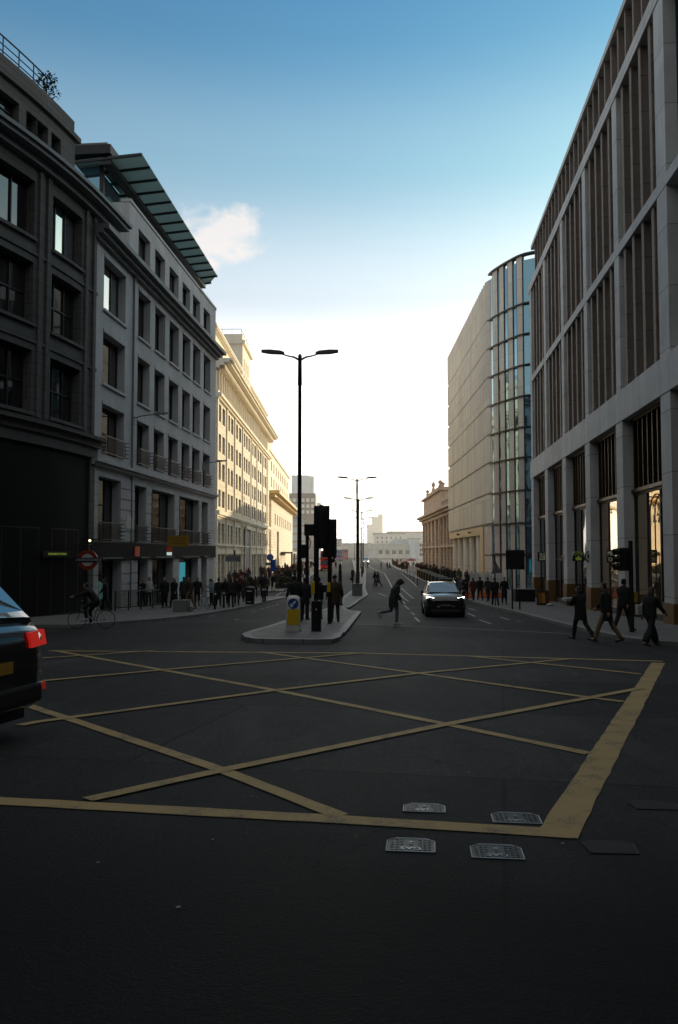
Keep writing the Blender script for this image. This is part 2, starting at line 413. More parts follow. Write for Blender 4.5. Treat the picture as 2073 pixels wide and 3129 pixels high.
# ------------------------------------------------------------------ the ground, roads, pavements, painted markings
def ysteps(a, b):
    out = []; y = a
    while y < b-1e-6:
        out.append(y); y += 1.0 if -5 <= y < 130 else (2.0 if y < 260 else 6.0)
        if y > 700: y += 60
    out.append(b); return out
def sheet(name, mat, y0, y1, left, right, lift, cols=6):
    mb = MB(); ys = ysteps(y0, y1); n = cols+1; vs = []; fs = []
    for y in ys:
        a, b = left(y), right(y)
        for c in range(n): vs.append((a+(b-a)*c/cols, y, gz(y)+lift))
    for i in range(len(ys)-1):
        for c in range(cols):
            k = i*n+c; fs.append((k, k+1, k+1+n, k+n))
    mb.add(vs, fs); return mb.build(name, mat, kind='structure')
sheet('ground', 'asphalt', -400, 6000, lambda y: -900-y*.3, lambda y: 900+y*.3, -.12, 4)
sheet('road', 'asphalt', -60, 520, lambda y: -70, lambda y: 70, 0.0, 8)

def poly_y(pts):
    pts = sorted(((p.y, p.x) for p in pts))
    def f(y):
        if y <= pts[0][0]: return pts[0][1]
        if y >= pts[-1][0]: return pts[-1][1]
        for (a, b), (c, d) in zip(pts, pts[1:]):
            if a <= y <= c: return b+(d-b)*(y-a)/(c-a)
    return f
KH = .12
def pavement(name, kerb_fn, out_fn, y0, y1, side, ends=(True, True)):
    """side -1: the pavement lies left of its kerb, +1 right of it"""
    mb = MB(); kb = MB(); ys = ysteps(y0, y1); kw = .3*side
    for a, b in zip(ys, ys[1:]):
        ka, kbn = kerb_fn(a), kerb_fn(b); za, zb = gz(a), gz(b)
        oa, ob = out_fn(a), out_fn(b)
        def q(m, p, r, s_, t):
            m.add([p, r, s_, t], [(0,1,2,3) if side > 0 else (3,2,1,0)])
        q(mb, (ka+kw, a, za+KH), (oa, a, za+KH), (ob, b, zb+KH), (kbn+kw, b, zb+KH))
        q(kb, (ka, a, za+KH+.004), (ka+kw, a, za+KH+.004), (kbn+kw, b, zb+KH+.004), (kbn, b, zb+KH+.004))
        q(kb, (ka, a, za-.05), (ka, a, za+KH+.004), (kbn, b, zb+KH+.004), (kbn, b, zb-.05))
    for y, on in ((y0, ends[0]), (y1, ends[1])):
        if on: kb.quad((kerb_fn(y), y, gz(y)-.05), (out_fn(y), y, gz(y)-.05), (out_fn(y), y, gz(y)+KH+.002), (kerb_fn(y), y, gz(y)+KH+.002))
    mb.build(name, 'paving', kind='structure'); kb.build('kerb', 'kerb', kind='structure')
KL = poly_y([Vector((-70,29.2,0)), Vector((-14,29.6,0))]+[gnd(*p) for p in ((200,1920),(360,1908),(500,1897),(533,1893),(612,1884),(700,1868),(800,1845),(868,1830),(884,1824))])
pavement('pavement', KL, lambda y: -75, 29.4, 68.6, -1)
KL2 = poly_y([gnd(*p) for p in ((868,1806),(905,1790),(935,1775),(958,1757),(975,1741),(994,1722))]+[Vector((-3.9,330,0))])
pavement('pavement', KL2, lambda y: -30, 79.5, 330, -1)
KR = poly_y([gnd(*p) for p in ((1138,1702),(1163,1710),(1196,1729),(1224,1744),(1270,1766),(1321,1790),(1434,1837),(1566,1872),(1700,1909),(1752,1922),(1834,1943),(1924,1963),(2073,1979))]+[Vector((14,19.9,0)), Vector((70,19.0,0)), Vector((16,330,0))])
pavement('pavement', KR, lambda y: max(KR(y)+1, 75 if y < 100 else 40), 19.0, 330, 1)
# central reservation behind the island
ML = poly_y([gnd(*p) for p in ((1040,1836),(1046,1831),(1074,1808),(1090,1784),(1090,1760),(1084,1744),(1080,1725),(1074,1709))]+[Vector((5.2,330,0))])
MR = poly_y([gnd(*p) for p in ((1068,1862),(1100,1838),(1125,1821),(1121,1812),(1117,1800),(1119,1770),(1119,1749),(1112,1714),(1108,1706))]+[Vector((8.6,330,0))])
def reservation():
    y0 = gnd(1068,1862).y; ys = ysteps(y0, 330); mb = MB(); kb = MB()
    for a, b in zip(ys, ys[1:]):
        la, lb = ML(a), ML(b); ra, rb = max(MR(a), la+.5), max(MR(b), lb+.5); za, zb = gz(a)+KH, gz(b)+KH
        mb.quad((la, a, za), (ra, a, za), (rb, b, zb), (lb, b, zb))
        for x, w in ((la, .22), (ra, -.22)):
            xb = lb if x == la else rb
            kb.quad((x, a, za+.004), (x+w, a, za+.004), (xb+w, b, zb+.004), (xb, b, zb+.004)); kb.quad((x, a, za-.2), (xb, b, zb-.2), (xb, b, zb+.004), (x, a, za+.004))
    mb.build('central_reservation', 'paving', kind='structure'); kb.build('kerb', 'kerb', kind='structure')
reservation()
def inset(poly, d):
    n = len(poly); out = []
    for i in range(n):
        a, b, c = poly[i-1], poly[i], poly[(i+1) % n]
        d1 = (b-a).normalized(); d2 = (c-b).normalized(); n1 = Vector((-d1.y, d1.x)); n2 = Vector((-d2.y, d2.x))
        nn = (n1+n2); nn = nn.normalized() if nn.length > .1 else n1
        out.append(b+nn*d/max(.45, nn.dot(n1)))
    return out
def island():
    px = [(740,1936),(748,1946),(775,1951),(850,1953),(960,1954),(1018,1953),(1040,1946),(1050,1931),(1054,1933),(1105,1868),(1068,1864),(1040,1846),(1000,1858),(930,1877),(880,1892),(820,1912),(770,1925)]
    P = [gnd(*p, lift=KH) for p in px]; P = [Vector((p.x, p.y)) for p in P]; dense = []
    for a, b in zip(P, P[1:]+P[:1]):
        n = max(1, int((b-a).length/.7)); dense += [a+(b-a)*k/n for k in range(n)]
    area = sum(a.x*b.y-b.x*a.y for a, b in zip(dense, dense[1:]+dense[:1]))
    if area < 0: dense.reverse()
    I = inset(dense, .26); mb = MB(); kb = MB(); n = len(dense)
    tri = tessellate_polygon([[Vector((p.x, p.y, 0)) for p in I]])
    mb.add([(p.x, p.y, gz(p.y)+KH) for p in I], [tuple(t) for t in tri])
    for i in range(n):
        j = (i+1) % n; a, b, c, d = dense[i], dense[j], I[j], I[i]
        kb.quad((a.x,a.y,gz(a.y)+KH+.004), (b.x,b.y,gz(b.y)+KH+.004), (c.x,c.y,gz(c.y)+KH+.004), (d.x,d.y,gz(d.y)+KH+.004))
        kb.quad((a.x,a.y,gz(a.y)-.05), (b.x,b.y,gz(b.y)-.05), (b.x,b.y,gz(b.y)+KH+.004), (a.x,a.y,gz(a.y)+KH+.004))
    mb.build('traffic_island', 'paving', kind='structure'); kb.build('kerb', 'kerb', kind='structure')
island()

def ribbon(mb, P, w, off, wob=0.0):
    P = [Vector((p[0], p[1])) for p in P]; D = []
    for a, b in zip(P, P[1:]):
        n = max(1, int((b-a).length/(.22 if wob else .8))); D += [a+(b-a)*k/n for k in range(n)]
    D.append(P[-1]); L = []; R = []
    for i, p in enumerate(D):
        d = (D[min(i+1, len(D)-1)]-D[max(i-1, 0)]).normalized(); nn = Vector((-d.y, d.x))
        j1 = random.uniform(-wob, wob); j2 = random.uniform(-wob, wob)
        L.append(p+nn*(w/2+j1)); R.append(p-nn*(w/2+j2))
    vs = [(p.x, p.y, gz(p.y)+off) for p in L]+[(p.x, p.y, gz(p.y)+off) for p in R]; n = len(D)
    mb.add(vs, [(i+n, i+1+n, i+1, i) for i in range(n-1)])
G = lambda *p: gnd(*p)
box_ = MB()
A0, A1, A2 = G(2018,2026), G(1703,2548), G(30,2448)
ribbon(box_, [G(2012,2026), G(1700,2556)], .27, .006, .008)
ribbon(box_, [G(1745,2550), G(1058,2507), G(0,2449), A2+(A2-A1)*.25], .20, .007, .006)
ribbon(box_, [G(150,1989), G(1100,1996), G(2026,2021)], .20, .006, .005)
for k, pts in enumerate(([(165,1988),(846,2111),(1368,2215),(1800,2304)], [(40,2139),(119,2168),(218,2200),(681,2356),(1040,2496)], [(793,1993),(1282,2059),(1758,2127),(1905,2146)],
            [(1434,2006),(1957,2061)], [(268,2447),(681,2356),(1368,2215),(1962,2104)], [(60,2219),(119,2208),(846,2111),(1282,2059),(1740,2015)], [(60,2091),(139,2082),(529,2046),(1104,1997)], [(60,2022),(139,2012),(470,1990)])):
    ribbon(box_, [G(*p) for p in pts], .15, .008+.0015*k, .004)
box_.build('box_junction_marking', 'paint_yellow', kind='structure')
wl = MB()
ribbon(wl, [G(1088,1907), G(1400,1920), G(1750,1937)], .10, .006, .01)
ribbon(wl, [G(1113,1714), G(1126,1727), G(1140,1738), G(1175,1752), G(1187,1772), G(1199,1796)], .16, .010)
ribbon(wl, [G(1225,1749), G(1275,1792)], .14, .010)
for a, b in (((1221,1813),(1232,1824)), ((1228,1822),(1249,1838)), ((1236,1850),(1251,1863)), ((1258,1871),(1266,1879)), ((1268,1887),(1282,1900)), ((1226,1796),(1265,1830)), ((1135,1708),(1156,1722)), ((1232,1838),(1238,1846)),
             ((1433,1859),(1455,1865)), ((1430,1874),(1452,1884)), ((1465,1894),(1502,1907)), ((1530,1886),(1556,1894)), ((1575,1898),(1600,1900)), ((1155,1812),(1180,1822)), ((1045,1715),(1039,1745)), ((1046,1704),(1044,1712))):
    ribbon(wl, [G(*a), G(*b)], .11, .009)
for a, b in (((838,1826),(880,1796)), ((850,1816),(884,1818)), ((866,1812),(890,1804)), ((852,1826),(884,1826)), ((640,1884),(655,1882)), ((720,1893),(728,1895)), ((770,1868),(781,1867)), ((798,1862),(808,1860)), ((815,1857),(824,1855)), ((830,1853),(840,1851)), ((845,1848),(853,1846)), ((865,1874),(880,1874)), ((905,1870),(918,1868))):
    ribbon(wl, [G(*a), G(*b)], .09, .009)
wl.build('white_road_marking', 'paint_white', kind='structure')
# gum spots and scraps of litter
lt = MB()
for px in ((818,2171),(1352,2105),(770,2437),(1432,2363),(1090,2560),(650,2570),(1720,2582),(1245,2088),(1665,2092),(545,2778),(300,2640)):
    p = G(*px); r = random.uniform(.006, .013); k = random.random()*3
    lt.prism([(p.x+r*(1+.4*random.random())*cos(a+k), p.y+r*(1+.5*random.random())*sin(a+k)) for a in [i*pi/3 for i in range(6)]], gz(p.y)+.006, gz(p.y)+.012, 'z')
o = lt.build('litter', 'kerb', kind='stuff')
# resurfaced trench with darker, newer asphalt
M['asphalt_new'] = M['asphalt'].copy(); M['asphalt_new'].name = 'asphalt_new'
# ------------------------------------------------------------------ buildings
class Fac:
    """a street front: s along the wall, n outwards, z up"""
    def __init__(f, name, label, cat, side=None, a=0, b=0, Y0=0, path=None):
        f.path = path; f.b = b; f.Y0 = Y0; f.k = sqrt(1+b*b); f.side = side
        if path:
            p = path.P[0]; f.base = p; f.root = thing(name, label, cat, (p.x, p.y, 0)); f.sg = 1
        else:
            al = atan(b); f.sg = 1 if side > 0 else -1
            f.root = thing(name, label, cat, (a+b*Y0, Y0, 0), pi/2-al if side > 0 else -pi/2-al)
    def s(f, Y): return (Y-f.Y0)*f.k
    def mb(f, step=None):
        if f.path:
            p, b = f.path, f.base
            def fn(d, n, z):
                q = p.map(d, n, z); return (q[0]-b.x, q[1]-b.y, z)
            return MB(1, fn, step or .5)
        return MB(f.sg)
    def window(f, s0, s1, z0, z1, n=-.42, cols=2, rows=1, frame='dark_frame', pane='pane', name='window', fw=.07, trans=None):
        m = f.mb(); d = .09
        m.box(s0, s0+fw, n-d, n, z0, z1); m.box(s1-fw, s1, n-d, n, z0, z1); m.box(s0+fw, s1-fw, n-d, n, z0, z0+fw); m.box(s0+fw, s1-fw, n-d, n, z1-fw, z1)
        for i in range(1, cols):
            c = s0+(s1-s0)*i/cols; m.box(c-fw/2, c+fw/2, n-d, n-.005, z0+fw, z1-fw)
        for i in range(1, rows):
            c = z0+(z1-z0)*i/rows; m.box(s0+fw, s1-fw, n-d+.01, n-.01, c-fw/2, c+fw/2)
        o = m.build(name, frame, f.root)
        p = f.mb(); j = random.uniform(-.012, .012)
        p.add([(s0+.02, n-.06+j, z0+.02), (s1-.02, n-.06-j, z0+.02), (s1-.02, n-.06-j, z1-.02), (s0+.02, n-.06+j, z1-.02)], [(3,2,1,0) if f.sg > 0 else (0,1,2,3)])
        p.build('pane', pane, o); return o
def wall_rows(m, s0, s1, n0, n1, zlo, zhi, rows, mi=0):
    z = zlo
    for (a, b, wins) in sorted(rows):
        if a > z+1e-4: m.box(s0, s1, n0, n1, z, a, mi)
        s = s0
        for (c, d) in sorted(wins):
            if c > s+1e-4: m.box(s, c, n0, n1, a, b, mi)
            s = d
        if s1 > s+1e-4: m.box(s, s1, n0, n1, a, b, mi)
        z = b
    if zhi > z+1e-4: m.box(s0, s1, n0, n1, z, zhi, mi)

# ============ right: stone-framed office block with deep vertical fins
def fin_building():
    f = Fac('office_building', 'tall stone-framed office block with deep vertical fins over a row of tall shopfronts', 'office building', +1, 9.77, .095, 31.6)
    r = f.root; PK = [k*7.15-.62 for k in range(6)]; end = 35.95; near = -13.0
    m = f.mb()
    for c in PK: m.box(c-.62, c+.62, -1.0, 0, -.25 if c < 20 else -.3, 7.93)
    m.box(near, end, -1.0, 0.03, 7.93, 9.38); m.box(near, end, -1.0, .0, 15.95, 16.42); m.box(near, end, -1.1, .02, 23.72, 24.4)
    for c in PK:
        w = .43 if c > 0 else .62
        m.box(c-w, c+w, -1.0, -.02, 9.38, 15.95); m.box(c-w, c+w, -1.0, -.02, 16.42, 23.72)
    m.box(near, near+1.5, -1.0, -.02, -2.5, 7.93); m.box(near, near+1.5, -1, -.02, 9.38, 15.95); m.box(near, near+1.5, -1, -.02, 16.42, 23.72)
    m.build('stone_frame', 'concrete', r)
    m = f.mb(); m.box(near, end-.3, -24, -1.25, -3, 27.5); m.build('wall', 'roof_dark', r)
    m = f.mb(); m.box(near, end-.1, -24, -.22, 27.55, 27.88); m.build('parapet', 'concrete', r)
    for c in PK:
        m = f.mb(); m.box(c-.66, c+.66, -1.04, .05, -3.2, -.22 if c < 20 else -.28); m.build('plinth', 'plinth', r)
    edges = [near+1.5]+PK+[end]
    for z0, z1, nm in ((9.38, 15.95, 'fin_bay'), (16.42, 23.72, 'fin_bay')):
        for i in range(len(PK)-1):
            a, b = PK[i]+.43, PK[i+1]-.43; m = f.mb()
            for k in range(4):
                c = a+(b-a)*(k+.72)/4.25; m.box(c-.13, c+.13, -.98, -.16, z0, z1)
                m.box(c-.17, c+.17, -.16, -.10, z0, z1, 1)
            m.build(nm, ['fin_brown', 'fin_brown'], r)
            f.window(a, b, z0, z1, -1.02, 4, 2, pane='pane', name='window')
        f.window(near+1.5, PK[0]-.62, z0, z1, -.5, 3, 2, pane='pane_blue', name='window', fw=.1)
    m = f.mb(); s = near+.5
    while s < end-.3:
        m.box(s-.11, s+.11, -1.2, -.34, 24.4, 27.55); s += 1.38
    m.build('attic_fins', 'fin_brown', r); f.window(near, end-.4, 24.4, 27.55, -1.2, 28, 1, name='attic_window')
    for i in range(len(PK)-1):
        a, b = PK[i]+.62, PK[i+1]-.62; m = f.mb(); z0, z1 = 4.5, 7.93
        m.box(a, b, -.75, -.35, z0, z0+.16); m.box(a, b, -.70, -.36, z1-.14, z1); m.box(a, b, -.78, -.74, z0+.16, z1-.14)
        for k in range(8):
            c = a+(b-a)*(k+.5)/8; m.box(c-.035, c+.035, -.74, -.40, z0+.16, z1-.14)
        m.build('louvre_panel', 'bronze', r)
        g = gz(31.6+(a+b)/2)
        f.window(a, b, g-.1, 4.5, -.48, 3, 2 if i > 1 else 1, name='shop_window', pane='pane_shop' if i in (0, 1) else 'pane', fw=.12)
        m = f.mb(); m.box(a, b, -.69, -.4, g-.2, g+.42); m.build('stallriser', 'dark_frame', r)
    f.window(near+1.5, PK[0]-.62, -1.2, 7.93, -.72, 4, 3, name='shop_window', pane='pane')
    letters('lettering', '24', 1.15, 'black', r, (2.3, -.44, 3.35), 1.15, (0, 0, pi)); letters('lettering', 'DINER', .34, 'black', r, (1.05, -.66, 2.1), 1.1, (0, 0, pi)) if False else None
    m = f.mb()
    for k in range(14):
        a0, a1 = pi*k/14, pi*(k+1)/14; m.tube([(2.3+.95*cos(a0), -.44, 4.0-.55+.75*sin(a0)), (2.3+.95*cos(a1), -.44, 4.0-.55+.75*sin(a1))], .03, 6)
    for x in (1.35, 3.25): m.tube([(x, -.44, .2), (x, -.44, 3.45)], .03, 6)
    m.build('window_arch', 'black', r)
    return f
fin_building()

# ============ left: white stone building with the glass canopy
def canopy_building():
    f = Fac('office_building', 'pale stone office building with a green glass roof canopy and iron window rails', 'office building', -1, -16.6, .085, 42.0)
    r = f.root; S = f.s; L = S(69.1)
    C = [(S(43.35), S(46.75)), (S(49.0), S(51.3)), (S(52.3), S(54.5)), (S(55.5), S(57.8)), (S(58.8), S(60.9)), (S(61.7), S(63.9)), (S(65.0), S(67.2))]
    C1 = [(S(42.95), S(46.2)), (S(48.7), S(50.8)), (S(51.9), S(57.0)), (S(58.2), S(63.7)), (S(64.6), S(66.5))]
    GR = [(S(43.1), S(46.6)), (S(49.4), S(51.3)), (S(52.2), S(56.8)), (S(58.4), S(63.6)), (S(64.6), S(66.4))]
    m = f.mb(); rows = [(2.35, 5.85, C1), (7.12, 9.85, C), (11.0, 13.83, C), (15.1, 18.0, C)]
    wall_rows(m, 0, L, -.55, 0, 1.3, 19.0, rows)
    m.build('wall', 'portland_plain', r)
    m = f.mb()          # channelled first-floor piers
    edges = [0]+[e for c in C1 for e in c]+[L]
    for a, b in zip(edges[::2], edges[1::2]):
        z = 2.35; m = f.mb()
        while z < 6.0:
            m.box(a+.05 if a > .01 else .02, b-.05, .0, .05, z+.03, min(z+.62, 6.1)-.03); z += .62
        m.build('rusticated_pier', 'portland_plain', r)
    m = f.mb(); m.box(-.1, L+.12, -.2, .38, 6.55, 6.72); m.box(-.1, L+.06, -.2, .22, 6.38, 6.55); m.build('string_course', 'portland_plain', r)
    m = f.mb(); m.box(-.2, L+.35, -.3, .85, 18.95, 19.22); m.box(-.2, L+.2, -.3, .55, 18.72, 18.95); m.box(-.2, L+.1, -.3, .25, 18.5, 18.72); m.build('cornice', 'lead', r)
    m = f.mb(); at_ = C[1:]; a0 = S(47.4)
    wall_rows(m, a0, L, -.5, -.05, 19.22, 22.9, [(20.05, 21.92, at_)]); m.box(a0, a0+.5, -6, -.5, 19.22, 22.9); m.box(a0-.05, L+.05, -.6, .02, 22.9, 23.08)
    m.build('attic_wall', 'portland_plain', r)
    for c in at_: f.window(c[0], c[1], 20.05, 21.92, -.4, 2, 1)
    m = f.mb(); m.box(0.02, L-.02, -14, -.62, -3, 19.2); m.box(a0+.5, L-.02, -14, -.55, 19.22, 22.9); m.build('core_wall', 'portland_plain', r)
    for ri, (z0, z1, cs) in enumerate(rows):
        for i, (a, b) in enumerate(cs):
            o = f.window(a, b, z0, z1, -.45, 3 if b-a > 3 else 2, 1, pane='pane_sky' if ri == 3 and i == 0 else ('pane_left' if i in (0, 2, 3) else 'pane'))
            if ri > 1:
                q = f.mb(); q.box(a-.1, b+.1, -.1, .12, z0-.14, z0); q.build('sill', 'portland_plain', o)
            q = f.mb(); q.box(a-.02, b+.02, -.02, .05, z1, z1+.18); q.build('lintel', 'portland_plain', o)
            if ri < 2:                       # iron rails in front of the tall windows
                q = f.mb(); h = 1.05
                q.box(a-.05, b+.05, .10, .14, z0+h-.05, z0+h); q.box(a-.05, b+.05, .10, .14, z0+.08, z0+.12)
                k = int((b-a)/.16)
                for j in range(k+1):
                    c = a+(b-a)*j/k; q.box(c-.012, c+.012, .108, .132, z0+.12, z0+h-.05)
                for c in (a-.05, b+.05):
                    for zz in range(5): q.box(c-.02, c+.02, 0.06, .3, z0+.1+zz*.22, z0+.14+zz*.22)
                q.build('window_rail', 'black', o)
    # ground floor: stone piers, dark fascia, shopfronts
    m = f.mb(); g0 = -2.6
    edges = [0]+[e for c in GR for e in c]+[L]
    for a, b in zip(edges[::2], edges[1::2]):
        z = g0; m = f.mb()
        m.box(a, b, -.55, -.02, g0, 1.3)
        while z < 1.2:
            m.box(a+.03, b-.03, -.02, .04, z+.03, min(z+.62, 1.28)-.03); z += .62
        m.build('pier', 'portland_plain', r)
    m = f.mb(); m.box(-.05, L, -.5, .12, 1.32, 2.3); m.build('shop_fascia', 'dark_granite', r)
    for i, (a, b) in enumerate(GR):
        g = gz(42+(a+b)/2)
        f.window(a, b, g, 1.3, -.5, 3, 1, name='shop_window', fw=.1)
        q = f.mb(); q.box(a+.2, b-.2, .13, .2, 1.38, 1.46); q.build('fascia_light', 'lead', r)
    a, b = GR[3]; g = gz(60)
    m = f.mb(); m.box(a+.2, a+3.1, -.44, -.40, g+.9, 1.0); m.build('display_screen', 'cyan', r)
    a, b = GR[0]; m = f.mb()
    for k in range(6): m.box(a+.3+k*.34, a+.47+k*.34, -.44, -.40, gz(44)+.7, gz(44)+2.0-k*.1)
    m.build('display_screen', 'mint', r)
    m = f.mb(); m.box(GR[1][0]+.05, GR[1][0]+.75, -.44, -.40, gz(50)+.5, .9); m.build('display_screen', 'mint', r)
    m = f.mb(); m.box(GR[1][0]-.9, GR[1][0]-.05, .13, .17, 1.5, 2.1); m.build('shop_sign', 'shop_red', r)
    m = f.mb(); m.box(S(47.2), S(48.3), .05, .09, 3.15, 3.9); q = m.build('notice_board', 'offwhite', r)
    m = f.mb(); m.box(S(48.0), S(48.08), .02, .12, -2.2, 18.7); m.build('rainwater_pipe', 'lead', r)
    # glazed penthouse and canopy
    m = f.mb(); n0 = -3.2
    m.box(S(49.5), L-1.0, n0-.1, n0, 23.08, 24.95); m.build('penthouse_glazing', 'pane_left', r)
    m = f.mb(); s = S(49.5)
    while s < L-1: m.box(s-.05, s+.05, n0, n0+.08, 23.08, 24.95); s += 1.6
    m.build('penthouse_mullions', 'black', r)
    def rail_n(s): return 1.0-.52*(s-S(46))/(S(68.6)-S(46))
    sa, sb = S(46.3), S(68.7); NB = 14
    m = f.mb()
    for k in range(NB):
        a = sa+(sb-sa)*k/NB; b = sa+(sb-sa)*(k+1)/NB
        na, nb_ = rail_n(a), rail_n(b)
        if k == NB-1: nb_ -= .9
        m.hexa([(a, -1.0, 25.15), (a, na, 25.28), (b, nb_, 25.28), (b, -1.0, 25.15)], [(a, -1.0, 25.19), (a, na, 25.32), (b, nb_, 25.32), (b, -1.0, 25.19)])
        m.hexa([(a, -3.2, 24.98), (a, -1.35, 25.11), (b, -1.35, 25.11), (b, -3.2, 24.98)], [(a, -3.2, 25.02), (a, -1.35, 25.15), (b, -1.35, 25.15), (b, -3.2, 25.02)])
    m.build('canopy_glass', 'canopy_glass', r)
    m = f.mb()
    for k in range(NB+1):
        a = sa+(sb-sa)*k/NB; na = rail_n(a)-(.9 if k == NB else 0)
        m.hexa([(a-.06, -3.2, 24.82), (a-.06, na+.05, 25.14), (a+.06, na+.05, 25.14), (a+.06, -3.2, 24.82)], [(a-.06, -3.2, 24.96), (a-.06, na+.05, 25.27), (a+.06, na+.05, 25.27), (a+.06, -3.2, 24.96)])
    m.box(sa, sb, -1.4, -.85, 24.72, 25.0); m.build('canopy_ribs', 'black', r)
    m = f.mb(); m.box(S(46.6), S(51), -10, -1.0, 25.55, 26.1); m.prism([(S(46.9), 26.1), (S(50.8), 26.1), (S(50.2), 26.75), (S(47.6), 26.75)], -9.5, -1.6); m.build('penthouse_roof', 'roof_dark', r)
    m = f.mb(); m.box(S(47.2), S(50), -9, -1.7, 21.4, 25.55); m.build('penthouse_glazing', 'pane_blue', r)
    m = f.mb(); m.box(S(47.1), S(47.3), -1.85, -1.6, 21.4, 25.55); m.box(S(47.12), S(47.18), -9, -1.85, 23.3, 23.42); m.build('penthouse_post', 'black', r)
    m = f.mb(); m.box(S(38.0), a0, -6.5, -1.6, 19.22, 21.4); m.build('terrace_wall', 'portland_plain', r)
    # globe-less bracket lamps
    for Y, z, ln in ((48.2, 9.95, 2.1), (64.9, 9.0, 1.9)):
        s = S(Y); m = f.mb(); m.box(s-.09, s+.09, 0, .12, z-.55, z+.05)
        m.tube([(s, .06, z-.1), (s, .5, z+.02), (s, ln-.3, z+.18)], .035, 6); o = m.build('wall_lamp', 'lead', r)
        q = f.mb(); q.hexa([(s-.13, ln-.75, z+.08), (s-.10, ln+.1, z+.14), (s+.10, ln+.1, z+.14), (s+.13, ln-.75, z+.08)], [(s-.09, ln-.7, z+.24), (s-.07, ln+.08, z+.22), (s+.07, ln+.08, z+.22), (s+.09, ln-.7, z+.24)]); q.build('lamp_head', 'lead', o)
    return f
canopy_building()

# ============ left corner: curved stone block over a black ground floor
def corner_building():
    P = [(-12.99, 42.3), (-13.03, 42.0)]; th = 8
    for k in range(14):
        a = radians(th); P.append((P[-1][0]-2*sin(a), P[-1][1]-2*cos(a))); th = min(th+3, 40)
    path = Path(P); f = Fac('corner_building', 'dark curved stone corner block with a railing along its roof', 'office building', path=path); r = f.root; L = path.total
    def s_at(px, y=1500):
        best = min(range(len(path.P)), key=lambda i: abs(CX+F*path.P[i].x/path.P[i].y-px)); return path.L[best]
    W = [(s_at(240), s_at(146))]; w2 = s_at(84); W.append((w2, w2+3.2))
    c = w2+4.6
    while c+3.2 < L-1: W.append((c, c+3.2)); c += 4.8
    m = f.mb(); rows = [(8.15, 11.0, W), (12.25, 15.1, W), (16.25, 18.92, W)]
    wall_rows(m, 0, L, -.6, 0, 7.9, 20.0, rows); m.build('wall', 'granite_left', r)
    for a, b in zip([0.02]+[w[1] for w in W], [w[0] for w in W]+[L]):
        for e0, e1 in ((a+.25, a+.55), (b-.55, b-.25)):
            if b-a > 1.3 or e0 == a+.25: m = f.mb(); m.box(e0, e1, 0, .12, 7.95, 19.6); m.build('pilaster', 'granite_left', r)
    m = f.mb()
    for z in (11.35, 15.45): m.box(0, L, 0, .07, z, z+.16)
    m.build('string_course', 'granite_left', r)
    m = f.mb(); m.box(-.4, L, -.4, .25, 7.25, 7.6); m.box(-.4, L, -.4, .5, 7.6, 7.78); m.box(-.2, L, -.4, .12, 6.7, 7.25); m.build('lower_cornice', 'granite_left', r)
    m = f.mb(); m.box(-2.3, L, -.5, .35, 19.6, 19.9); m.box(-2.5, L, -.5, .80, 19.92, 20.12); m.box(-2.6, L, -.5, .95, 20.12, 20.3); m.build('main_cornice', 'lead', r)
    aw = []; c = s_at(191)
    for a, b in ((190, 175), (147, 136), (108, 91)): aw.append((s_at(a), max(s_at(b), s_at(a)+.85)))
    c = s_at(50)
    while c+2.6 < L-.5: aw.append((c, c+2.4)); c += 3.6
    m = f.mb(); wall_rows(m, s_at(232), L, -.8, -.35, 20.45, 22.9, [(21.25, 22.25, aw)]); m.box(s_at(232), s_at(232)+.4, -6, -.8, 20.45, 23.9); m.build('attic_wall', 'granite_left', r)
    m = f.mb(); m.box(s_at(234), L, -.9, -.15, 22.9, 23.15); m.box(s_at(232), L, -.9, -.4, 23.15, 23.95); m.build('parapet', 'granite_left', r)
    for a, b in aw: f.window(a, b, 21.25, 22.25, -.7, 1, 2, pane='pane_left', name='attic_window')
    for z0, z1, ws in rows:
        for a, b in ws:
            o = f.window(a, b, z0, z1, -.45, 3, 2 if z1 < 16 else 1, pane='pane_sky' if z1 > 16 and a < 5 else 'pane_left'); q = f.mb(); q.box(a-.1, b+.1, -.1, .14, z0-.16, z0-.005); q.build('sill', 'granite_left', o)
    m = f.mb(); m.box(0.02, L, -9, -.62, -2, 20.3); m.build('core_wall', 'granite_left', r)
    m = f.mb(); m.box(s_at(232)+.4, L, -9, -.9, 20.3, 23.5); m.build('roof', 'roof_dark', r)
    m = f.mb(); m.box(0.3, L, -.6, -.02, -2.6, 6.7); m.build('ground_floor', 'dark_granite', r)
    m = f.mb(); m.box(0.0, .55, -.6, .06, -2.6, 6.7); m.build('corner_pier', 'granite_left', r)
    for i in range(5):
        a = 1.6+i*3.6; 
        if a+2.6 < L: f.window(a, a+2.6, -1.3, 2.9, -.015, 2, 1, pane='pane', name='shop_window')
    s0 = s_at(152); m = f.mb(); rr = f.mb()
    s = s0
    while s < L-.5: m.tube([(s, -.65, 23.95), (s, -.65, 25.0)], .03, 6); s += 1.1
    for z in (24.3, 24.62, 25.0):
        m.tube([(s0+(L-.5-s0)*k/40, -.65, z) for k in range(41)], .028 if z < 25 else .04, 6)
    m.build('roof_railing', 'black', r)
    a = s_at(203); b = s_at(135); 
    fr, dr, nr = path.frame((a+b)/2); q = thing('station_sign', 'small lit green lettering sign on the dark corner block', 'sign', (fr.x+nr.x*.08, fr.y+nr.y*.08, EZ-.05))
    q.rotation_euler = (0, 0, atan2(dr.y, dr.x)+pi-pi)
    k = MB(); k.box(-1.2, 1.2, -.03, .03, -.16, .16); k.build('sign_panel', 'black', q)
    letters('lettering', 'MONUMENT STATION', .15, 'led', q, (0, .045, 0), 1.55, (0, 0, pi))
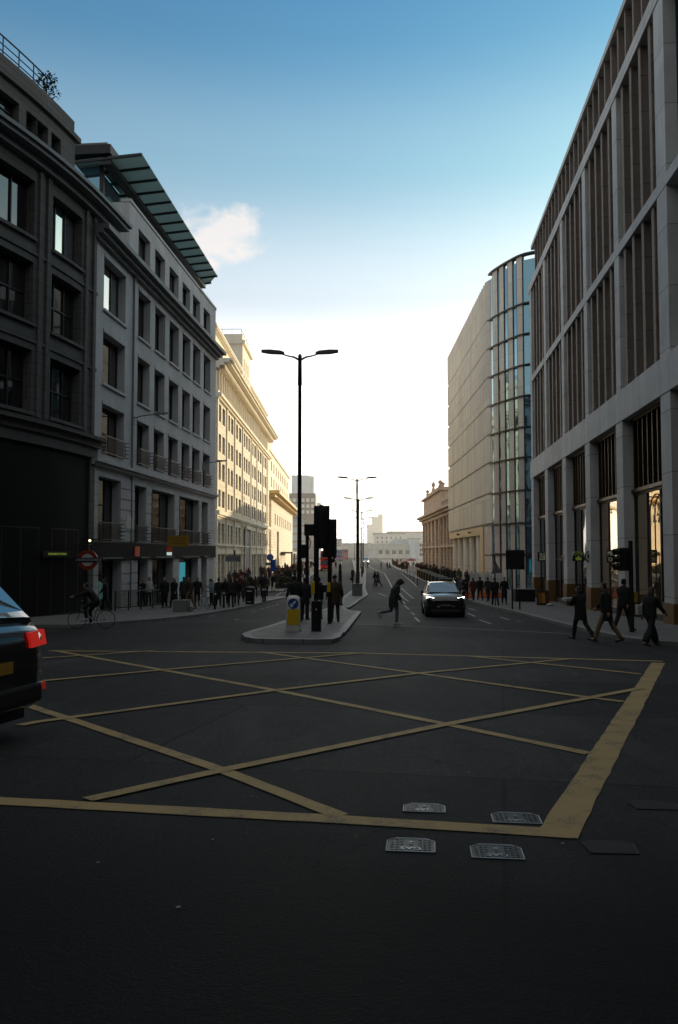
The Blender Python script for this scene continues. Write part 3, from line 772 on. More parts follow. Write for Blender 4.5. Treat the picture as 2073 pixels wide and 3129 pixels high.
    # a potted shrub on the roof edge
    fr, dr, nr = path.frame(s_at(165)); t = thing('roof_plant', 'small leafy shrub growing behind the roof railing', 'plant', (fr.x-nr.x*.9, fr.y-nr.y*.9, 23.95))
    m = MB(); m.tube([(0,0,-.3),(.03,0,.5),(.0,.05,.9)], [.04,.03,.015], 6); m.build('stem', 'hair_brown', t)
    m = MB()
    for i in range(240):
        a = random.random()*2*pi; rr_ = random.random()**.5*.75; z = random.uniform(.2, 1.45); p = Vector((rr_*cos(a)*(1.2-z*.4), rr_*sin(a)*.7*(1.2-z*.4), z)); d = Vector((random.gauss(0,1), random.gauss(0,1), random.gauss(0,1))).normalized()*.10; e = d.cross(Vector((0,0,1)))*.6
        m.add([p-d, p+e, p+d, p-e], [(0,1,2,3)])
    m.build('leaves', 'hedge', t)
    return f
corner_building()

# ============ left, sunlit: classical block with the deep cornice
def cornice_building():
    f = Fac('classical_building', 'long sunlit cream stone building with a deep cornice and pillared top storey', 'office building', -1, -14.3, .0098, 87.3)
    r = f.root; S = f.s; L = S(147.0)
    B = [87.7, 94.7, 101.5, 109.2, 119.0, 126.7, 135.2, 143.0, 147]
    bays = [(S(B[i]), S(B[i+1])) for i in range(8)]
    win = []
    for i, (a, b) in enumerate(bays):
        if i == 7: win.append((a+.7, a+2.3)); continue
        w = (b-a)
        if i == 3: win += [(a+w*.14, a+w*.32), (a+w*.41, a+w*.59), (a+w*.68, a+w*.86)]
        else: win += [(a+w*.14, a+w*.42), (a+w*.56, a+w*.84)]
    zr = [(2.8, 5.05), (6.9, 8.8), (9.95, 11.95), (13.1, 15.1), (16.5, 18.42)]
    m = f.mb(); gal = []
    for (a, b) in bays[:7]:
        for k in range(4 if b-a < 9 else 5):
            n_ = 4 if b-a < 9 else 5; w = (b-a)/n_; gal.append((a+w*k+w*.26, a+w*k+w*.74))
    gf = []
    for i, (a, b) in enumerate(bays[:7]):
        if i == 3: gf.append((a+2.6, b-2.6))
        else: gf += [(a+.8, (a+b)/2-.3), ((a+b)/2+.3, b-.8)]
    big = [(bays[3][0]+2.2, bays[3][1]-2.2)]
    wall_rows(m, 0, L, -.6, 0, -2.8, 22.3, [(-2.4, 1.5, gf)]+[(a, b, win) for a, b in zr]+[(19.95, 21.9, gal)]); m.build('wall', 'sun_stone', r)
    m = f.mb()
    for a, b in bays:
        m = f.mb()
        for z0, z1 in ((-2.6, 5.7), (6.5, 18.75)): m.box(a-.32, a+.32, 0, .16, z0, z1)
        m.build('pilaster', 'sun_stone_plain', r)
    for (a, b) in gal: m = f.mb(); m.tube([(a-.28, .12, 19.7), (a-.28, .12, 22.0)], [.17, .14], 8); m.build('colonnette', 'sun_stone_plain', r)
    m = f.mb()
    for z0, z1, n in ((1.6, 1.75, .12), (2.5, 2.68, .2), (5.75, 5.95, .2), (5.95, 6.4, .42), (18.78, 19.0, .3), (19.0, 19.35, .55), (19.35, 19.65, .2)): m.box(-.05, L, -.3, n, z0, z1)
    m.build('string_course', 'sun_stone_plain', r)
    m = f.mb()
    for z0, z1, n in ((22.0, 22.25, .35), (22.25, 22.55, .9), (22.55, 22.8, 1.5), (22.8, 23.0, 1.75)): m.box(-.6, L+.2, -.5, n, z0, z1)
    s = .3
    while s < L: m.box(s, s+.3, .35, .85, 22.0, 22.25); s += .75
    m.build('cornice', 'sun_stone_plain', r)
    aw = [(a+.2, b-.2) for (a, b) in win if not (bays[3][0] < a < bays[3][1])]
    m = f.mb(); wall_rows(m, .2, L-1, -1.2, -.6, 23.0, 26.6, [(23.75, 25.35, aw)])
    m.box(0.1, L-.9, -1.4, -.3, 26.6, 26.85); m.box(0.0, L-.8, -1.4, -.05, 26.85, 27.1)
    m.box(.3, L-1.2, -1.5, -.75, 27.1, 27.7); s = .5
    while s < L-1.3: m.box(s, s+.3, -.3, -.1, 26.62, 26.84); s += .62
    m.build('attic_wall', 'sun_stone_plain', r)
    m = f.mb(); m.tube([(.4, -.9, 28.35), (L-1.3, -.9, 28.35)], .045, 6); s = .4
    m.tube([(.4, -.9, 28.05), (L-1.3, -.9, 28.05)], .03, 6)
    while s < L-1.3: m.tube([(s, -.9, 27.7), (s, -.9, 28.35)], .035, 6); s += 1.2
    m.build('roof_railing', 'lead', r)
    ta, tb = bays[3][0]+.4, bays[3][1]-.4
    m = f.mb(); tw = [(ta+1.2+k*2.2, ta+2.1+k*2.2) for k in range(3)]
    wall_rows(m, ta, tb, -.7, -.1, 23.0, 30.6, [(25.3, 28.9, tw)]); m.box(ta, tb, -8, -.7, 23, 30.6); m.box(ta-.3, tb+.3, -8.3, .25, 30.6, 31.1); m.box(ta, tb, -8, -.15, 31.1, 32.0); m.build('tower', 'sun_stone_plain', r)
    for a, b in tw: f.window(a, b, 25.3, 28.9, -.55, 1, 2, pane='pane_sun', name='tower_window')
    m = f.mb(); m.tube([(ta+.1, -.3, 32.7), (tb-.1, -.3, 32.7)], .04, 6); m.tube([(ta+.1, -.3, 32.7), (ta+.1, -7, 32.7)], .04, 6)
    for k in range(6): m.tube([(ta+.1+k*(tb-ta-.2)/5, -.3, 32.0), (ta+.1+k*(tb-ta-.2)/5, -.3, 32.7)], .03, 6); m.tube([(ta+.1, -.3-k*1.3, 32.0), (ta+.1, -.3-k*1.3, 32.7)], .03, 6)
    m.build('tower_railing', 'steel', r)
    m = f.mb(); m.box(0, L-.05, -16, -.62, -2.8, 22.2); m.box(.2, L-1.1, -16, -1.3, 22.2, 27.0); m.build('core_wall', 'sun_stone', r)
    for z0, z1 in zr:
        for a, b in win: f.window(a, b, z0, z1, -.42, 2, 1, pane='pane_sun', frame='dark_frame', name='window' if z0 > 6.5 else 'lower_window')
    for a, b in aw: f.window(a, b, 23.75, 25.35, -1.02, 1, 1, pane='pane_sun', name='attic_window')
    for a, b in gal: f.window(a, b, 19.95, 21.9, -.42, 1, 1, pane='pane_sun', name='gallery_window')
    for i, (a, b) in enumerate(gf): f.window(a, b, -2.4, 1.5, -.42, 2, 2, pane='pane', name='shop_window')
    a, b = big[0]; m = f.mb(); m.box(a-.2, a, .16, .3, -2.5, 5.4); m.box(b, b+.2, .16, .3, -2.5, 5.4); m.box(a-.4, b+.4, .16, .45, 5.0, 5.5); m.box(a, b, .05, .16, -2.4, 5.0, 1); m.build('entrance', ['sun_stone_plain', 'lead'], r)
    return f
cornice_building()

# ============ left, farther: blown-out white block by the bridge
def bridge_building():
    f = Fac('bridge_building', 'brilliantly sunlit white stone block with a jutting cornice beside the bridge', 'office building', -1, -13.3, .003, 152)
    r = f.root; L = 66
    vs = [(s, s+2.0) for s in (8, 14, 20, 26, 32, 38, 44, 50, 56)]
    m = f.mb(); wall_rows(m, 0, L, -1.4, 0, -3, 12.3, [(-2.5, 6.2, [(13.5, 18.5)]), (7.4, 9.6, vs)]); m.build('wall', 'sun_stone', r)
    m = f.mb(); m.box(-1.2, L+1, -12, .8, 12.3, 12.9); m.box(-2.0, L+1.5, -12, 1.7, 12.9, 13.5); s = 0
    while s < L: m.box(s, s+.5, .05, 1.4, 12.0, 12.3); s += 1.5
    m.build('cornice', 'gold', r)
    m = f.mb(); wall_rows(m, .5, L-2, -1.8, -.8, 13.5, 21.6, [(15, 17, vs), (18.2, 20.2, vs)]); m.box(.5, 30, -8, -2.5, 21.6, 27.6); m.box(0.3, L-1.6, -2, -.5, 21.6, 22.1); m.box(.2, 31, -8.5, -2.2, 27.6, 28.0); m.build('upper_wall', 'sun_stone_plain', r)
    for z0, z1, n in ((7.4, 9.6, -.6), (15, 17, -1.3), (18.2, 20.2, -1.3)):
        for a, b in vs: f.window(a, b, z0, z1, n, 1, 1, pane='pane_sun', name='window')
    m = f.mb(); m.box(0, L, -22, -1.4, -3, 12.3); m.box(.5, L-2, -22, -1.8, 13.4, 21.6); m.build('core_wall', 'sun_stone_plain', r)
    m = f.mb(); m.box(13.5, 18.5, -1.35, -1.2, -2.5, 6.2); m.build('entrance_doors', 'fin_brown', r)
    m = f.mb(); m.box(24, 40, .05, 2.6, 1.6, 1.95); m.box(28, 28.3, 2.0, 2.3, -2.4, 1.6); m.box(38, 38.3, 2.0, 2.3, -2.4, 1.6); m.build('entrance_canopy', 'bronze', r)
bridge_building()

# ============ right, farther: curved glass corner with a long tan panelled side
def curved_building():
    pts = [(32.3, 78.5), (28, 79.05), (23.4, 80.1), (20.02, 81.8), (19.02, 82.7), (18.32, 84.1), (17.6, 85.85), (16.96, 88.06), (16.88, 91), (16.94, 96), (17.09, 107.1), (17.31, 124.1)]
    path = Path(pts); f = Fac('office_building', 'rounded office block with blue glass corner and long tan panelled side', 'office building', path=path); r = f.root; L = path.total
    def s_at(px): 
        i = min(range(len(path.P)), key=lambda i: abs(CX+F*path.P[i].x/path.P[i].y-px)); return path.L[i]
    def s_y(Y): return path.L[min(range(len(path.P)), key=lambda i: abs(path.P[i].y-Y) if path.P[i].x < 19 else 99)]
    corner = s_y(88.4); fl = [-2.6, 1.53, 4.76, 8.16, 11.56, 14.7, 17.94, 21.17, 24.4, 27.63, 32.3]
    fins = [(s_at(1527), s_at(1515)), (s_at(1548), s_at(1536)), (s_at(1573), s_at(1561)), (s_at(1605), s_at(1591))]
    c = fins[-1][0]-2.2
    while c > .5: fins.append((c-.95, c)); c -= 2.5
    m = f.mb()
    for a, b in fins:
        a, b = min(a, b), max(a, b)
        for i_, (z0, z1) in enumerate(zip(fl, fl[1:])): m.box(a, b, -.2, .05, z0+.14, z1-.02 if z1 < 32 else 32.75, 1 if i_ < 4 else 0)
    m.build('stone_fins', ['panel_tan', 'panel_pink'], r)
    m = f.mb()
    for z in fl[1:-1]: m.box(.2, corner+.2, -.35, .22, z-.05, z+.10)
    m.box(.2, corner+.2, -.35, .22, 32.75, 32.95); m.build('floor_edges', 'black', r)
    m = f.mb(.6)
    for a, b in fins:
        a, b = min(a, b), max(a, b); m.box(b+.03, b+.10, -.2, .03, -2.4, 32.7); m.box(a-.10, a-.03, -.2, .03, -2.4, 32.7)
    m.build('mullions', 'black', r)
    fs = sorted((min(a, b), max(a, b)) for a, b in fins); gaps = [(x[1], y[0]) for x, y in zip(fs, fs[1:])]+[(fs[-1][1], corner)]
    for (a, b) in gaps:
        for z0, z1 in zip(fl, fl[1:]):
            q = f.mb(.3); z2 = z1
            q.add([(a, -.03, z0), (b, -.03, z0), (b, -.03, z2), (a, -.03, z2)], [(3,2,1,0)])
            q.build('pane' if False else 'glass_panel', 'pane_blue', r)
    m = f.mb(); m.box(.2, corner, -9, -.4, -3, 31.2); m.build('core_wall', 'dark_frame', r)
    # tan folded panels, one row per storey
    w = 1.13; n_ = int((L-corner)/w); w = (L-corner)/n_
    for z0, z1 in zip(fl[2:], fl[3:]):
        q = f.mb(99)
        for k in range(n_):
            a = corner+k*w; b = a+w
            if z0 < 4.7: continue
            q.hexa([(a, -.3, z0+.26), (b, -.3, z0+.26), (b, .36, z0+.26), (a+.03, .0, z0+.26)], [(a, -.3, z1), (b, -.3, z1), (b, .36, z1), (a+.03, .0, z1)])
            q.hexa([(a, -.3, z0), (b, -.3, z0), (b, .02, z0), (a+.04, -.14, z0)], [(a, -.3, z0+.26), (b, -.3, z0+.26), (b, .02, z0+.26), (a+.04, -.14, z0+.26)], 1)  # black slice paints in the joint and the shade beneath each panel
        q.build('panel_row', ['panel_tan', 'black'], r)
    e0, e1 = s_y(92.7), s_y(94.9)
    m = f.mb(99); m.box(e1, L, -4, .26, 3.82, 4.74); m.box(e0, e1, -4, .26, -3, 4.74); m.build('lintel', 'gold', r)
    m = f.mb(99)
    for k in range(4):
        a = corner+(e0-corner)*k/4; b = corner+(e0-corner)*(k+1)/4
        for z0, z1 in ((-2.6, 1.4), (1.5, 4.7)): m.box(a+.04, b-.04, -.3, .1, z0, z1)
    m.build('base_panels', 'panel_pink', r)
    for Y in (121.5, 116.1, 110.2, 104.5, 98.9):
        q = f.mb(99); s = s_y(Y); q.tube([(s, -.6, -2.8), (s, -.6, 3.82)], .64, 14); q.build('column', 'panel_tan', r)
    m = f.mb(99); m.box(e1, L, -4.5, -4, -3, 3.82); m.box(corner, L, -12, -.45, 4.8, 32.2); m.build('inner_wall', 'panel_tan', r)
    m = f.mb(99); m.box(s_y(102)-.1, s_y(102)+.1, .27, .6, 4.2, 4.38); m.build('security_camera', 'black', r); m = f.mb(99); m.box(s_y(113)-.1, s_y(113)+.1, .27, .6, 4.2, 4.38); m.build('security_camera', 'black', r)
curved_building()

# ============ right, by the river: classical hall
def hall():
    f = Fac('livery_hall', 'rosy stone classical hall with giant pilasters and urns on its parapet', 'hall', +1, 17.34, .01, 127)
    r = f.root; S = lambda Y: f.s(Y*.85); L = S(212); z0 = -2.8
    ws = [S(y) for y in (153, 158, 163, 168.5, 177, 185, 193, 201.5, 207)]; W = [(s-.75, s+.75) for s in ws]
    m = f.mb(); wall_rows(m, 0, L, -.8, 0, z0, 8.07, [(-1.6, 2.2, W), (3.65, 6.71, W)]); m.build('wall', 'hall_stone', r)
    for y in (150.2, 155.5, 160.5, 165.8, 171.5, 174, 180.5, 181.6, 188.5, 189.6, 197, 198, 204.5, 211.2): m = f.mb(); m.box(S(y)-.45, S(y)+.45, 0, .36, -1.2, 7.56); m.box(S(y)-.55, S(y)+.55, 0, .45, 7.56, 8.07); m.build('pilaster', 'hall_stone', r)
    m = f.mb(); m.box(-.2, L+.3, -.6, .6, 8.07, 8.67); m.box(-.4, L+.9, -.6, 1.1, 8.67, 9.10); m.box(-.6, L+1.2, -.6, 1.6, 9.10, 9.52); m.box(-.1, L+.2, -.3, .45, 2.7, 3.1); m.build('cornice', 'hall_stone', r)
    m = f.mb(); m.box(S(172), L-.3, -14, .1, 9.52, 13.17); m.box(S(171.5), L+.2, -14, .6, 13.17, 13.60); m.box(S(178), S(206), -10, .0, 13.60, 14.28); m.box(0, S(171.5), -.6, .2, 10.96, 11.30); m.box(0, S(171.5), -.6, .2, 9.52, 9.82); s = .4
    while s < S(171.5): m.box(s, s+.28, -.4, .1, 9.82, 10.96); s += .62
    m.build('attic_wall', 'hall_stone', r)
    m = f.mb()
    for y, h in ((178, 1.3), (192, 2.0), (206, 1.3), (173, 1.2)):
        s = S(y); b = 14.28 if 178 <= y <= 206 else 13.60
        m.tube([(s, -.3, b), (s, -.3, b+h*.25), (s, -.3, b+h*.35), (s, -.3, b+h*.7), (s, -.3, b+h*.85), (s, -.3, b+h)], [.4, .35, .18, .5, .22, .06], 10); m.build('urn', 'hall_stone', r); m = f.mb()
    for a, b in W:
        for z in ((-1.6, 2.2), (3.65, 6.71)): f.window(a, b, z[0], z[1], -.4, 2, 3, pane='pane_sun', frame='offwhite', name='window')
    m = f.mb(); m.box(0, L, -22, -.8, z0, 10.6); m.build('core_wall', 'hall_stone', r)
hall()

# ============ across the river
def far_block(name, label, x0, x1, y0, y1, Y, depth, mat, wins=None, roof=None, zlo=-6, wmat='pane_sun', cat='building'):
    """x0..x1 , y0 (top) .. y1 are sight lines to the front wall at distance Y"""
    A = at(x0, y0, Y); B = at(x1, y1, Y); t = thing(name, label, cat, ((A.x+B.x)/2, Y, 0)); w = (B.x-A.x)/2; zt = A.z
    m = MB(); m.box(-w, w, 0, depth, zlo, zt); m.build('wall', mat, t)
    if roof: m = MB(); m.box(-w-.6, w+.6, -.6, depth, zt, zt+roof); m.build('roof', 'far_roof', t)
    if wins:
        for (px, py, pw, ph) in wins:
            a = at(px, py, Y); b = at(px+pw, py+ph, Y); q = MB(); q.box(a.x-t.location.x, b.x-t.location.x, -.12, .05, b.z, a.z); q.build('window', wmat, t)
    return t
def far_side():
    # granite block with square windows and a cut-away corner
    Y = 430; A = at(880, 1507, Y); Bx = at(965, 1507, Y); C_ = at(932, 1583, Y); t = thing('riverside_tower_block', 'brown granite block with rows of square bright windows and a cut-away lower corner', 'office block', (A.x, Y, 0)); W = Bx.x-A.x
    m = MB(); m.box(0, W, 0, 25, C_.z, A.z); m.box(C_.x-A.x, W, 0, 25, -6, C_.z); m.build('wall', 'far_granite', t)
    for py in (1523, 1541, 1559):
        for px in (880, 893.5, 907, 920, 935, 950):
            a = at(px+1, py, Y); b = at(px+11, py+10.5, Y); q = MB(); q.box(a.x-A.x, b.x-A.x, -.15, .1, b.z, a.z); q.build('window', 'white_pane', t)
    m = MB(); m.box(0, C_.x-A.x, 4, 20, -6, C_.z); m.build('glazed_wing', 'far_glass', t)
    m = MB()
    for k in range(5): m.box(0, C_.x-A.x, 3.6, 4, -1+k*4.2, .2+k*4.2)
    m.build('spandrels', 'gold', t)
    # pale glass tower behind it
    t = thing('glass_tower', 'pale blue glass tower rising behind the granite block', 'tower', (at(926, 1450, 600).x, 600, 0)); h = at(926, 1452, 600).z
    m = MB(); m.box(-8.5, 5, 0, 16, -6, h); m.build('wall', 'far_glass', t)
    m = MB(); m.box(5.02, 8.2, 1, 15, -6, h-.6); m.build('stair_bay', 'far_green', t)
    m = MB()
    for k in range(14): m.box(-8.6, 8.3, -.15, -.02, h-2-k*4, h-1.6-k*4)
    m.build('floor_bands', 'far_green', t)
    far_block('office_block', 'slim grey slab far beyond the traffic signals', 969, 981, 1536, 1700, 620, 12, 'far_glass')
    far_block('office_block', 'low tan block above the distant buses', 1024, 1046, 1645, 1700, 430, 15, 'far_stone', [(1028+5*k, 1650+7*j, 3, 4) for k in range(3) for j in range(3)])
    far_block('viaduct', 'long low grey viaduct behind the lamp posts', 1040, 1132, 1662, 1700, 470, 10, 'far_stone', roof=.5, cat='viaduct')
    far_block('office_block', 'narrow yellowish block left of the distant buses', 1000, 1022, 1662, 1700, 440, 15, 'far_stone', [(1003+6*k, 1668, 3, 4) for k in range(3)])
    for lab, (a, b, tp) in {'lower green-grey tower on the skyline, leftmost of three': (1123, 1139, 1602), 'middle green-grey tower on the skyline with flat top': (1138, 1157, 1579), 'tallest slim green-grey tower on the skyline': (1157, 1171, 1571)}.items():
        t = far_block('tower_block', lab, a, b, tp, 1700, 900, 16, 'far_green', [(a+1.5+3.2*i, tp+5+7*j, 1.8, 4) for i in range(int((b-a-2)/3.2)) for j in range(12)], wmat='far_glass', cat='tower')
    t = far_block('riverside_building', 'pale classical riverside building with five square lit windows', 1131, 1262, 1661, 1712, 425, 20, 'far_stone', [(1158+20.4*k, 1681, 11.5, 12) for k in range(5)], roof=.0 or None, wmat='pane_sun')
    m = MB(); x0 = at(1131, 1661, 425).x-t.location.x; x1 = at(1262, 1661, 425).x-t.location.x; z = at(1131, 1661, 425).z
    m.box(x0-.4, x1+.4, -.7, 0, z-.5, z); m.box(x0-.3, x1+.3, -.5, 0, z-2.6, z-2.2); m.build('cornice', 'far_stone', t); m = MB(); k = x0
    for i in range(6):
        q = x0+(x1-x0)*(i+.5)/6.2; m = MB(); m.box(q-2.2, q-1.7, -.35, 0, -2, z-2.6); m.build('pilaster', 'far_green', t)
    m = MB(); A = at(1195, 1648, 432); B = at(1255, 1661, 432); m.hexa([(A.x-t.location.x-1, 8, z), (B.x-t.location.x, 8, z), (B.x-t.location.x, 18, z), (A.x-t.location.x-1, 18, z)], [(A.x-t.location.x+1.5, 11, z+2.6), (B.x-t.location.x-2, 11, z+2.6), (B.x-t.location.x-2, 15, z+2.6), (A.x-t.location.x+1.5, 15, z+2.6)]); m.build('roof', 'far_roof', t)
    far_block('riverside_building', 'taller pale building with small square windows under a flat dark roof', 1146, 1237, 1632, 1700, 455, 16, 'far_stone', [(1152+14*k, 1641+13*j, 4.5, 5) for k in range(6) for j in range(2)], roof=.7)
    far_block('office_block', 'plain grey slab beside the rosy hall', 1253, 1284, 1646, 1716, 420, 14, 'far_glass', roof=.3)
    far_block('office_block', 'wide hazy glass office block on the far skyline', 1190, 1294, 1627, 1700, 520, 25, 'far_green', [(1193+8*k, 1630+7*j, 5, 4) for k in range(12) for j in range(3)], roof=.8, wmat='far_glass')
    far_block('office_block', 'low tan building with dark windows behind the hall end', 1280, 1300, 1655, 1722, 330, 14, 'far_stone', [(1283+6*k, 1662+14*j, 4, 8) for k in range(2) for j in range(3)], wmat='pane_sun')
M['white_pane'] = plain('painted_reflection_pane', (.86,.84,.76), .3, 0, .1)  # near-white colour stands in for the windows' bright reflection
far_side()

# ============ unseen blocks added behind the viewpoint to shade the foreground
def shade_block(label, x, y, w, d, h, rz):
    t = thing('office_building', label, 'office building', (x, y, 0), rz); m = MB(); m.box(-w/2, w/2, -d/2, d/2, -1, h); m.box(-w/2-.6, w/2+.6, -d/2-.6, d/2+.6, h, h+.8); m.build('wall', 'granite_left', t)
    k = int(w/4.2)
    for i in range(k):
        for j in range(6):
            xx = -w/2+w*(i+.5)/k; z = 2.5+j*(h-3)/6; m = MB(); m.box(xx-1.1, xx+1.1, d/2, d/2+.04, z, z+2.4); m.build('window', 'pane', t)
shade_block('stone office block closing the junction behind the viewpoint', -4, -24, 70, 16, 32, 0)
shade_block('stone corner block on the right of the junction behind the viewpoint', 28, -2, 26, 22, 31, pi/2)
shade_block('stone corner block on the left of the junction behind the viewpoint', -34, -4, 30, 22, 31, -pi/2)
# ------------------------------------------------------------------ street furniture
def put(px, py, lift=0.0):
    """a spot on the ground (or on a pavement, lift = its kerb height)"""
    return gnd(px, py, lift)
def street_lamp(label, loc, h=10.6, span=3.3, plinth=False, rz=0.0):
    t = thing('street_lamp', label, 'street lamp', loc, rz, 'twin-arm street lamps down the middle of the road')
    m = MB(); m.cyl(0, 0, 0, 1.5, .13, .12, 14); m.cyl(0, 0, 1.5, 1.62, .15, .12, 14); m.tube([(0,0,1.6),(0,0,h-1.2),(0,0,h-1.2),(0,0,h)], [.095,.07,.09,.075], 12); m.cyl(0, 0, h, h+.1, .09, .05, 12); m.build('pole', 'black', t)
    for s in (-1, 1):
        e = s*(span/2); a = MB(); a.tube([(0,0,h-.15),(s*.25,0,h-.02),(s*.5,0,h+.03),(e-s*.75,0,h+.14)], [.05,.04,.03,.03], 8); o = a.build('arm', 'black', t)
        q = MB(); x0, x1 = e-s*.95, e
        ring = lambda x, w, zb, zt: [(x, -w, zb), (x, w, zb), (x, w*.8, zt), (x, -w*.8, zt)]
        z = h+.16; q.loft([ring(x0, .05, z-.04, z+.03), ring(x0+s*.15, .12, z-.05, z+.08), ring(x0+s*.6, .14, z-.03, z+.12), ring(x1, .09, z+.02, z+.12)], 0, False); q.build('lamp_head', 'black', o)
    if plinth:
        m = MB(); m.prism([(-.42,-.42),(.42,-.42),(.42,.42),(-.42,.42)], -.1, .95, 'z'); m.prism([(-.46,-.46),(.46,-.46),(.46,.46),(-.46,.46)], .95, 1.03, 'z'); m.build('plinth', 'lead', t, bevel=.03)
    return t
p = at(915, 1900, 33.0)
street_lamp('nearest twin-arm lamp, its black pole rising behind the crowd on the island', (p.x, 33.0, gz(33)+KH), 10.95, 3.2)
for k, (px, Y, h, lab) in enumerate(((1092, 70, 10.1, 'second twin-arm lamp, standing on a square plinth in the median'), (1096.5, 92, 9.9, 'third twin-arm lamp down the median, just right of the second'), (1106.5, 128, 10.3, 'fourth twin-arm lamp, smaller, farther down the median'),
                                     (1111, 150, 10.2, 'fifth twin-arm lamp, with a dark sign low on its pole'), (1103, 195, 9.8, 'thin sixth lamp far down the median'), (1084, 300, 9.5, 'tiny lamp at the far end of the bridge'))):
    p = at(px, 1800, Y); street_lamp(lab, (p.x, Y, gz(Y)+KH), h, 3.5, Y < 80, random.uniform(-.08, .08))

# keep-left bollard
def keep_left():
    p = put(897, 1929, KH); t = thing('traffic_bollard', 'white and yellow keep-left bollard with a blue arrow disc on the island tip', 'bollard', p)
    w = .235; H = 1.17
    def ring(z, ww, d, r=.06): return [(-ww+r, -d, z), (ww-r, -d, z), (ww, -d+r, z), (ww, d-r, z), (ww-r, d, z), (-ww+r, d, z), (-ww, d-r, z), (-ww, -d+r, z)]
    m = MB(); m.loft([ring(0, w+.03, .16), ring(.10, w+.03, .16)], 0, False); m.loft([ring(.10, w, .13), ring(.2, w, .13)], 0, False); m.build('base', 'offwhite', t)
    m = MB(); m.loft([ring(.2, w, .13), ring(1.0, w-.015, .12), ring(1.1, w-.03, .11), ring(1.15, w-.08, .08), ring(1.17, w-.15, .03)], 0, True); m.build('shell', 'white', t)
    m = MB(); m.box(-w+.035, w-.035, -.137, -.131, .22, .72); m.build('yellow_panel', 'yellow', t)
    m = MB(); m.prism([(.17*cos(a), .905+.17*sin(a)) for a in [2*pi*i/28 for i in range(28)]], -.139, -.128); d = m.build('blue_disc', 'blue', t)
    m = MB(); q = [(-.11,-.11),(.02,-.11),(-.022,-.066),(.105,.061),(.061,.105),(-.066,-.022),(-.11,.02)]
    m.prism([(x, z+.905) for x, z in q], -.145, -.1395); m.build('white_arrow', 'white', d)
keep_left()

